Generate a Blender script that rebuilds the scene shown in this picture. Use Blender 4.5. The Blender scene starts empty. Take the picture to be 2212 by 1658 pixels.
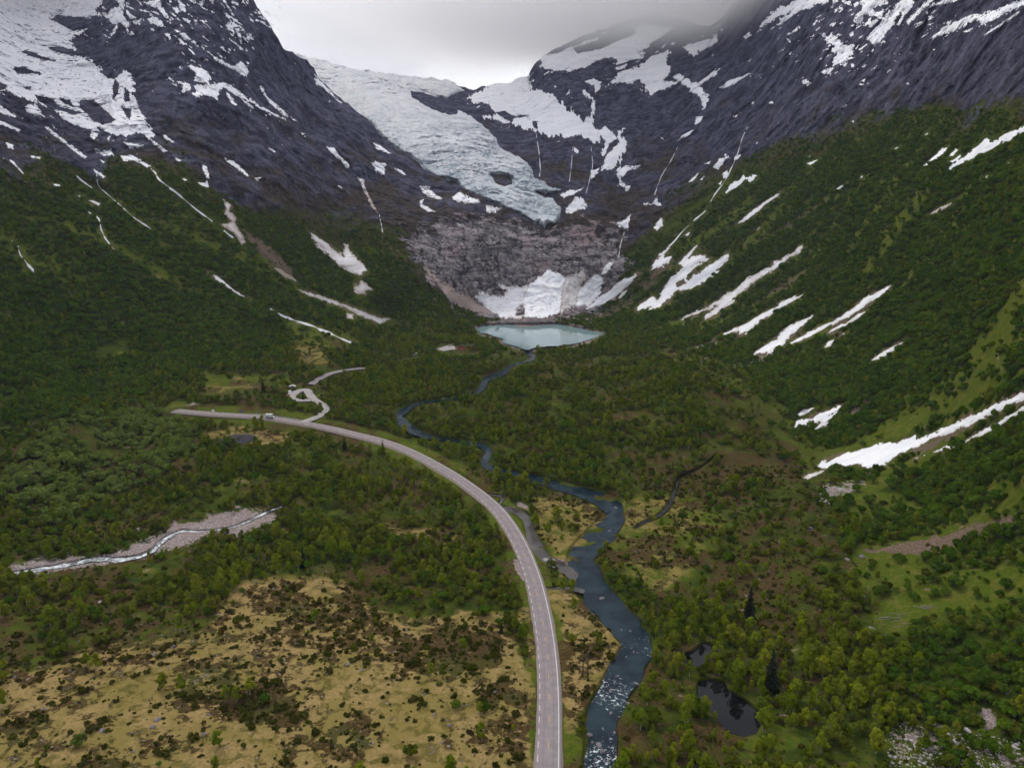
import bpy, math, random
import numpy as np
from mathutils import Vector, Matrix

# ------------------------------------------------------------------ camera, sky, sun, exposure
S = bpy.context.scene
COL = S.collection
FV = 1683.0                      # focal length in units of a 2212 x 1658 picture
CX, CY = 1106.0, 829.0
PITCH = math.radians(12.0)
HC = 153.0                       # camera height over the road
cam_d = bpy.data.cameras.new('camera')
cam = bpy.data.objects.new('camera', cam_d)
COL.objects.link(cam)
cam.location = (0, 0, HC)
cam.rotation_euler = (math.pi / 2 - PITCH, 0, 0)
cam_d.sensor_fit = 'HORIZONTAL'
cam_d.sensor_width = 36.0
cam_d.lens = 36.0 * FV / 2212.0
cam_d.clip_start = 1.0
cam_d.clip_end = 30000
S.camera = cam

SUN_EL, SUN_AZ = math.radians(50), math.radians(-32)
world = bpy.data.worlds.new('World')
S.world = world
world.use_nodes = True
wn = world.node_tree
wn.nodes.clear()
def wnode(t, **kw):
    n = wn.nodes.new(t)
    for k, v in kw.items():
        setattr(n, k, v)
    return n
sky = wnode('ShaderNodeTexSky', sky_type='NISHITA', sun_disc=False, sun_elevation=SUN_EL, sun_rotation=SUN_AZ)
wb1 = wnode('ShaderNodeBackground')
wb1.inputs['Strength'].default_value = 0.10
wn.links.new(sky.outputs['Color'], wb1.inputs['Color'])
wtc = wnode('ShaderNodeTexCoord')
wmap = wnode('ShaderNodeMapping')
wmap.inputs['Scale'].default_value = (1.0, 1.0, 2.6)
wn.links.new(wtc.outputs['Generated'], wmap.inputs['Vector'])
wnz = wnode('ShaderNodeTexNoise')
wnz.inputs['Scale'].default_value = 3.4
wnz.inputs['Detail'].default_value = 7
wnz.inputs['Roughness'].default_value = 0.52
wnz.inputs['Distortion'].default_value = 0.35
wn.links.new(wmap.outputs['Vector'], wnz.inputs['Vector'])
wr = wnode('ShaderNodeValToRGB')
wr.color_ramp.elements[0].position = 0.38
wr.color_ramp.elements[0].color = (0.74, 0.73, 0.81, 1)
wr.color_ramp.elements[1].position = 0.58
wr.color_ramp.elements[1].color = (0.985, 0.98, 1.0, 1)
wn.links.new(wnz.outputs['Fac'], wr.inputs['Fac'])
wb2 = wnode('ShaderNodeBackground')
wb2.inputs['Strength'].default_value = 0.98
wn.links.new(wr.outputs['Color'], wb2.inputs['Color'])
wmx = wnode('ShaderNodeMixShader')
wmx.inputs['Fac'].default_value = 0.93          # closed cloud cover
wn.links.new(wb1.outputs[0], wmx.inputs[1])
wn.links.new(wb2.outputs[0], wmx.inputs[2])
wo = wnode('ShaderNodeOutputWorld')
wn.links.new(wmx.outputs[0], wo.inputs['Surface'])

sun_d = bpy.data.lights.new('sun', 'SUN')
sun_d.energy = 1.5
sun_d.angle = math.radians(18)
sun_d.color = (1.0, 0.94, 0.84)
sun = bpy.data.objects.new('sun', sun_d)
COL.objects.link(sun)
sdir = Vector((math.sin(SUN_AZ) * math.cos(SUN_EL), math.cos(SUN_AZ) * math.cos(SUN_EL), math.sin(SUN_EL)))
sun.rotation_euler = sdir.to_track_quat('Z', 'Y').to_euler()
sun.location = (0, 0, 900)

S.view_settings.view_transform = 'Standard'
S.view_settings.look = 'None'
S.view_settings.gamma = 1.0
S.view_settings.exposure = 0.24
S.view_settings.use_curve_mapping = False
S.render.engine = 'CYCLES'
S.cycles.use_denoising = True
S.cycles.max_bounces = 8
S.cycles.diffuse_bounces = 2
S.cycles.glossy_bounces = 2
S.cycles.transparent_max_bounces = 6
S.cycles.volume_bounces = 8
S.cycles.volume_step_rate = 1.0
S.cycles.use_adaptive_sampling = True
S.cycles.adaptive_threshold = 0.035

# ------------------------------------------------------------------ numeric helpers
RNG = np.random.default_rng(7)
random.seed(5)
CAM = np.array([0.0, 0.0, HC])
cp, sp = math.cos(PITCH), math.sin(PITCH)

def ray(px, py):
    """direction of the sight line with y component 1"""
    u = (np.asarray(px, float) - CX) / FV
    v = (CY - np.asarray(py, float)) / FV
    dy = cp + v * sp
    return np.stack([u / dy, np.ones_like(dy), (-sp + v * cp) / dy], -1)

def unproject(P):
    P = np.asarray(P, float)
    d = P - CAM
    fwd = d[..., 1] * cp - d[..., 2] * sp
    up = d[..., 1] * sp + d[..., 2] * cp
    return CX + FV * d[..., 0] / fwd, CY - FV * up / fwd

_TAB = np.random.default_rng(11).random(1 << 16).astype(np.float32)
def _h(ix, iy, iz):
    k = (ix * 73856093) ^ (iy * 19349663) ^ (iz * 83492791)
    return _TAB[(k ^ (k >> 13)) & 0xFFFF]

def noise(x, y, z=None):
    """value noise in [-1, 1]"""
    if z is None:
        z = np.zeros_like(x)
    fx, fy, fz = np.floor(x), np.floor(y), np.floor(z)
    ix, iy, iz = fx.astype(np.int64), fy.astype(np.int64), fz.astype(np.int64)
    fx, fy, fz = x - fx, y - fy, z - fz
    fx = fx * fx * (3 - 2 * fx); fy = fy * fy * (3 - 2 * fy); fz = fz * fz * (3 - 2 * fz)
    def lay(zz):
        a = _h(ix, iy, zz) * (1 - fx) + _h(ix + 1, iy, zz) * fx
        b = _h(ix, iy + 1, zz) * (1 - fx) + _h(ix + 1, iy + 1, zz) * fx
        return a * (1 - fy) + b * fy
    return (lay(iz) * (1 - fz) + lay(iz + 1) * fz) * 2 - 1

def fbm(x, y, z=None, octs=4, gain=0.5):
    if z is None:
        z = np.zeros_like(x)
    s, a, t = 0.0, 1.0, 0.0
    for i in range(octs):
        f = 2.03 ** i
        s = s + a * noise(x * f + 17.3 * i, y * f - 9.1 * i, z * f + 5.7 * i)
        t += a
        a *= gain
    return s / t

def ridged(x, y, z, octs=4, gain=0.5):
    s, a, t = 0.0, 1.0, 0.0
    for i in range(octs):
        f = 2.07 ** i
        n = 1 - np.abs(noise(x * f + 31.7 * i, y * f + 3.3 * i, z * f - 7.7 * i)) * 2
        s = s + a * n
        t += a
        a *= gain
    return s / t

def sstep(a, b, x):
    t = np.clip((x - a) / (b - a), 0, 1)
    return t * t * (3 - 2 * t)

def sdf(poly, X, Y):
    """signed distance to a polygon, positive inside"""
    p = np.asarray(poly, float)
    q = np.roll(p, -1, 0)
    d2 = np.full(X.shape, 1e18)
    ins = np.zeros(X.shape, bool)
    for (x0, y0), (x1, y1) in zip(p, q):
        ex, ey = x1 - x0, y1 - y0
        L = ex * ex + ey * ey + 1e-9
        t = np.clip(((X - x0) * ex + (Y - y0) * ey) / L, 0, 1)
        dx, dy = X - x0 - t * ex, Y - y0 - t * ey
        d2 = np.minimum(d2, dx * dx + dy * dy)
        if y0 != y1:
            c = (y0 > Y) != (y1 > Y)
            ins ^= c & (X < (x1 - x0) * (Y - y0) / (y1 - y0) + x0)
    d = np.sqrt(d2)
    return np.where(ins, d, -d)

def linedist(pts, X, Y):
    d2 = np.full(X.shape, 1e18)
    for (x0, y0), (x1, y1) in zip(pts[:-1], pts[1:]):
        ex, ey = x1 - x0, y1 - y0
        t = np.clip(((X - x0) * ex + (Y - y0) * ey) / (ex * ex + ey * ey + 1e-9), 0, 1)
        d2 = np.minimum(d2, (X - x0 - t * ex) ** 2 + (Y - y0 - t * ey) ** 2)
    return np.sqrt(d2)

def P(s):
    """'x,y x,y' -> list of pairs"""
    return [tuple(float(c) for c in w.split(',')) for w in s.split()]

TILE = {'1': (0, 0), '2': (708, 0), '3': (1416, 0), '4': (0, 531), '5': (708, 531), '6': (1416, 531),
        '7': (0, 1062), '8': (708, 1062), '9': (1416, 1062)}
def V(tile, s):
    ox, oy = TILE[tile]
    return [(ox + .3602 * q[0], oy + .3602 * q[1]) + tuple(.3602 * w for w in q[2:]) for q in P(s)]

def curve(pts, x):
    p = np.array(pts, float)
    return np.interp(x, p[:, 0], p[:, 1])

def catmull(pts, n=8):
    p = np.array(pts, float)
    e = np.vstack([2 * p[0] - p[1], p, 2 * p[-1] - p[-2]])
    out = []
    for i in range(1, len(e) - 2):
        t = np.linspace(0, 1, n, endpoint=False)[:, None]
        a, b, c, d = e[i - 1], e[i], e[i + 1], e[i + 2]
        out.append(.5 * (2 * b + (c - a) * t + (2 * a - 5 * b + 4 * c - d) * t ** 2 + (3 * b - a - 3 * c + d) * t ** 3))
    out.append(p[-1:])
    return np.vstack(out)

# ------------------------------------------------------------------ shape of the valley (smooth distances, then relief)
def zfloor(Y):
    return 22 * sstep(300, 800, Y) + 5 * sstep(960, 1060, Y)

def floor_pt(px, py, extra=0.0):
    d = ray(px, py)
    Y = 400.0
    for _ in range(40):
        Y = 0.5 * Y + 0.5 * (HC - zfloor(Y) - extra) / max(1e-3, -d[2])
    return (px, py, Y)

CA = []
for px in (-700, -300, 100, 500, 900, 1300, 1700, 2100, 2500, 2900):
    CA.append(floor_pt(px, 2600)); CA.append(floor_pt(px, 1900))
for px, py, e in [(0, 1658, 3), (300, 1658, 1), (600, 1658, 0), (1000, 1658, 0), (1400, 1658, -1), (1800, 1658, 0), (2100, 1658, 3),
                  (0, 1450, 3), (300, 1450, 2), (600, 1450, 1), (1000, 1450, 0), (1400, 1450, -1), (1700, 1450, 0), (1950, 1450, 4),
                  (0, 1240, 3), (300, 1200, 1), (600, 1240, 1), (1000, 1240, 0), (1300, 1240, -1), (1600, 1240, 0), (1800, 1240, 4),
                  (600, 1050, 2), (800, 1050, 0), (1050, 1050, -1), (1300, 1050, 0), (1550, 1050, 0), (1720, 1060, 5),
                  (450, 930, 2), (700, 920, 0), (1000, 930, -1), (1300, 930, 1), (1600, 930, 4),
                  (560, 850, 5), (800, 840, 0), (1100, 840, 0), (1350, 840, 3), (1560, 830, 6),
                  (700, 780, 6), (900, 770, 2), (1100, 770, 0), (1300, 770, 3), (1480, 775, 8),
                  (1000, 720, 1), (1130, 715, 0), (1280, 720, 1), (1100, 690, 2), (1200, 688, 2)]:
    CA.append(floor_pt(px, py, e))
CA += [(-300, 1240, 300), (-300, 900, 400), (-300, 600, 480), (-300, 350, 560), (-300, 100, 700), (-300, -200, 850),
       (-700, 1200, 230), (-700, 700, 330), (-700, 200, 430), (-700, -200, 520),
       (0, 1080, 400), (200, 1060, 430), (300, 960, 500), (120, 900, 505), (0, 900, 518), (400, 860, 590),
       (0, 800, 575), (0, 700, 640), (0, 600, 690), (0, 500, 740), (0, 400, 800), (0, 300, 890), (0, 200, 1000), (0, 30, 1250), (0, -220, 1500),
       (200, 800, 640), (200, 700, 700), (200, 600, 750), (200, 500, 800), (200, 400, 870), (200, 300, 970), (200, 180, 1120), (150, 20, 1330),
       (400, 760, 700), (400, 680, 760), (400, 560, 830), (400, 450, 890), (400, 350, 960), (400, 200, 1080), (400, 50, 1190), (400, -200, 1350),
       (600, 740, 785), (600, 660, 840), (600, 560, 900), (600, 450, 970), (600, 330, 1080), (600, 200, 1220), (600, 70, 1310), (500, 50, 1240), (555, 0, 1300),
       (740, 700, 860), (740, 620, 945), (740, 540, 1010), (740, 420, 1110), (740, 300, 1240), (720, 225, 1340),
       (850, 705, 930), (830, 560, 985), (820, 620, 940), (890, 650, 960), (850, 470, 1080), (840, 380, 1220), (870, 345, 1290), (930, 390, 1270),
       (960, 650, 985), (1010, 690, 1000), (920, 540, 1040), (960, 440, 1170), (1030, 630, 1055), (1100, 660, 1050), (1030, 520, 1095), (1100, 470, 1165),
       (1176, 500, 1150), (1180, 640, 1055), (1160, 575, 1095), (1250, 640, 1065), (1250, 560, 1100), (1260, 470, 1170), (1300, 680, 1040),
       (1350, 690, 1000), (1350, 600, 1075), (1350, 500, 1150), (1340, 390, 1290), (1400, 300, 1400), (1480, 180, 1520), (1560, 70, 1620), (1600, 0, 1660), (1700, -200, 1850),
       (1500, 710, 905), (1500, 600, 1010), (1500, 500, 1090), (1500, 400, 1190), (1500, 300, 1320),
       (1600, 760, 770), (1700, 760, 735), (1700, 600, 890), (1700, 500, 950), (1700, 400, 1010), (1700, 250, 1140), (1700, 100, 1290), (1700, 0, 1400),
       (1800, 950, 520), (1800, 850, 610), (1900, 800, 580), (1900, 700, 640), (1900, 600, 700), (1900, 500, 755), (1900, 400, 815), (1900, 250, 930), (1900, 100, 1040), (1900, -200, 1270),
       (1900, 1000, 440), (1900, 1120, 370), (2000, 1050, 385), (2000, 1250, 295),
       (2050, 900, 430), (2050, 700, 530), (2050, 500, 630), (2050, 300, 750), (2050, 100, 880),
       (2212, 1600, 200), (2212, 1400, 238), (2212, 1200, 285), (2212, 1030, 318), (2212, 870, 352), (2212, 720, 400), (2212, 600, 445), (2212, 400, 540), (2212, 200, 650), (2212, 0, 780), (2212, -220, 920),
       (2500, 1400, 200), (2500, 900, 290), (2500, 500, 410), (2500, 100, 560), (2500, -200, 700), (2900, 1200, 180), (2900, 600, 280), (2900, 0, 420), (2900, -200, 480)]
CC = [(500, 60, 1950), (500, 300, 1500), (620, 110, 1900), (620, 300, 1520), (700, 150, 1830), (720, 400, 1300), (760, 150, 1830), (800, 220, 1620), (830, 320, 1430),
      (900, 170, 1800), (900, 250, 1540), (900, 400, 1290), (950, 190, 1760), (950, 380, 1300), (1000, 300, 1420), (1000, 430, 1220), (1060, 270, 1520),
      (1100, 440, 1200), (1100, 520, 1160), (1176, 500, 1160), (1190, 475, 1175), (1010, 195, 1820), (1075, 185, 1850), (1140, 170, 1800), (1060, 230, 1620),
      (1150, 150, 1770), (1160, 200, 1660), (1200, 110, 1790), (1200, 250, 1540), (1120, 300, 1480), (1200, 350, 1360), (1200, 420, 1260), (1290, 410, 1290), (1250, 300, 1430),
      (1300, 200, 1590), (1300, 60, 1830), (1400, 40, 1840), (1400, 120, 1690), (1400, 300, 1410), (1340, 390, 1300), (1480, 180, 1540), (1500, 30, 1850), (1560, 70, 1650),
      (1620, -60, 1950), (1600, 0, 1700), (1260, 470, 1180), (1350, 500, 1165), (1480, 300, 1360), (1600, 150, 1480), (1700, 0, 1650), (1700, -100, 1800)]

class TPS:
    def __init__(self, pts):
        a = np.array(pts, float)
        self.c = a[:, :2] / 1000
        n = len(a)
        K = self.phi(((self.c[:, None] - self.c[None]) ** 2).sum(-1)) + np.eye(n) * 2e-4
        Q = np.hstack([np.ones((n, 1)), self.c])
        M = np.zeros((n + 3, n + 3))
        M[:n, :n] = K; M[:n, n:] = Q; M[n:, :n] = Q.T
        self.w = np.linalg.solve(M, np.concatenate([np.log(a[:, 2]), np.zeros(3)])).astype(np.float32)
        self.c = self.c.astype(np.float32)
    @staticmethod
    def phi(r2):
        return 0.5 * r2 * np.log(r2 + 1e-12)
    def __call__(self, px, py):
        x = np.asarray(px, np.float32).ravel() / 1000
        y = np.asarray(py, np.float32).ravel() / 1000
        out = self.w[-3] + self.w[-2] * x + self.w[-1] * y
        for (cx, cy), w in zip(self.c, self.w):
            r2 = (x - cx) ** 2 + (y - cy) ** 2 + np.float32(1e-9)
            out += np.float32(0.5) * w * r2 * np.log(r2)
        return np.exp(out.astype(float)).reshape(np.shape(px))
TA, TC = TPS(CA), TPS(CC)

TOPA = [(-900, -260), (440, -260), (520, -60), (548, 0), (580, 54), (612, 104), (640, 118), (660, 125), (677, 144), (684, 162), (738, 216), (802, 267), (830, 303), (881, 335),
        (906, 353), (938, 376), (962, 388), (996, 409), (1054, 432), (1122, 465), (1155, 483), (1176, 497), (1215, 480), (1260, 440), (1330, 380), (1400, 280), (1480, 165),
        (1545, 75), (1562, 50), (1600, 0), (1640, -60), (1760, -260), (3100, -260)]
TOPC = [(400, 40), (560, 90), (640, 118), (708, 137), (744, 146), (816, 158), (938, 171), (982, 180), (1010, 194), (1072, 184), (1140, 168), (1147, 150), (1160, 132),
        (1200, 104), (1241, 86), (1320, 56), (1400, 30), (1480, 42), (1530, 58), (1560, 40), (1640, -60), (1760, -160)]
def topA(px):
    px = np.asarray(px, float)
    j = 5 * noise(px / 23, px * 0 + 3.3) + 3 * noise(px / 8, px * 0 + 8.1)
    return curve(TOPA, px) + j * sstep(520, 560, px) * (1 - .6 * sstep(1180, 1240, px))
def topC(px):
    px = np.asarray(px, float)
    return curve(TOPC, px) + 3 * noise(px / 19, px * 0 + 5.3) + 2 * noise(px / 7, px * 0 + 1.1)

FLOOR = P('-900,2700 -900,1100 -300,1000 0,950 200,880 420,810 600,755 760,708 1030,692 1200,690 1300,702 1500,745 1620,800 1720,930 1760,1050 1850,1200 1930,1450 2100,1650 2300,1900 3000,2700')
TREELINE = [(-900, 330), (0, 365), (110, 390), (200, 400), (260, 345), (400, 380), (470, 450), (560, 470), (640, 455), (720, 500), (800, 520), (870, 540), (900, 600), (960, 640),
            (1030, 690), (1240, 690), (1300, 640), (1370, 560), (1440, 480), (1520, 430), (1600, 370), (1700, 320), (1800, 290), (1900, 275), (2000, 265), (2100, 285), (2212, 255), (3000, 200)]
CLIFF = P('870,520 950,480 1050,470 1122,488 1176,505 1250,490 1330,500 1350,585 1290,672 1200,690 1060,684 955,630')

# rasters over the picture plane, used to hand region masks to the ground (2-unit cells)
RX0, RY0, RST = -300, -200, 2.0
RW, RH = 1410, 1060
GX, GY = np.meshgrid(RX0 + RST * np.arange(RW), RY0 + RST * np.arange(RH))
def sample(R, px, py):
    fx = np.clip((np.asarray(px, float) - RX0) / RST, 0, RW - 1.001)
    fy = np.clip((np.asarray(py, float) - RY0) / RST, 0, RH - 1.001)
    ix, iy = fx.astype(int), fy.astype(int)
    ax, ay = fx - ix, fy - iy
    return (R[iy, ix] * (1 - ax) + R[iy, ix + 1] * ax) * (1 - ay) + (R[iy + 1, ix] * (1 - ax) + R[iy + 1, ix + 1] * ax) * ay
def stamp(R, poly, soft=6.0, amt=1.0, rag=0.0, grow=0.0):
    """write max(R, soft inside mask of poly) into raster R"""
    p = np.array(poly)[:, :2]
    m = soft + rag + grow + 4
    i0, i1 = [int(np.clip((v - RX0) / RST, 0, RW)) for v in (p[:, 0].min() - m, p[:, 0].max() + m)]
    j0, j1 = [int(np.clip((v - RY0) / RST, 0, RH)) for v in (p[:, 1].min() - m, p[:, 1].max() + m)]
    if i1 <= i0 or j1 <= j0:
        return
    X, Y = GX[j0:j1, i0:i1], GY[j0:j1, i0:i1]
    d = sdf(p, X, Y) + grow
    if rag:
        d = d + rag * fbm(X / (rag * 3), Y / (rag * 2), octs=3)
    R[j0:j1, i0:i1] = np.maximum(R[j0:j1, i0:i1], amt * sstep(-soft, soft, d))
def stroke(R, pts, half, soft=2.0, amt=1.0):
    p = np.array(pts)[:, :2]
    m = half + soft + 4
    i0, i1 = [int(np.clip((v - RX0) / RST, 0, RW)) for v in (p[:, 0].min() - m, p[:, 0].max() + m)]
    j0, j1 = [int(np.clip((v - RY0) / RST, 0, RH)) for v in (p[:, 1].min() - m, p[:, 1].max() + m)]
    X, Y = GX[j0:j1, i0:i1], GY[j0:j1, i0:i1]
    if X.size:
        R[j0:j1, i0:i1] = np.maximum(R[j0:j1, i0:i1], amt * (1 - sstep(half - soft, half + soft, linedist(p, X, Y))))
def ras():
    return np.zeros((RH, RW))
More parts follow.
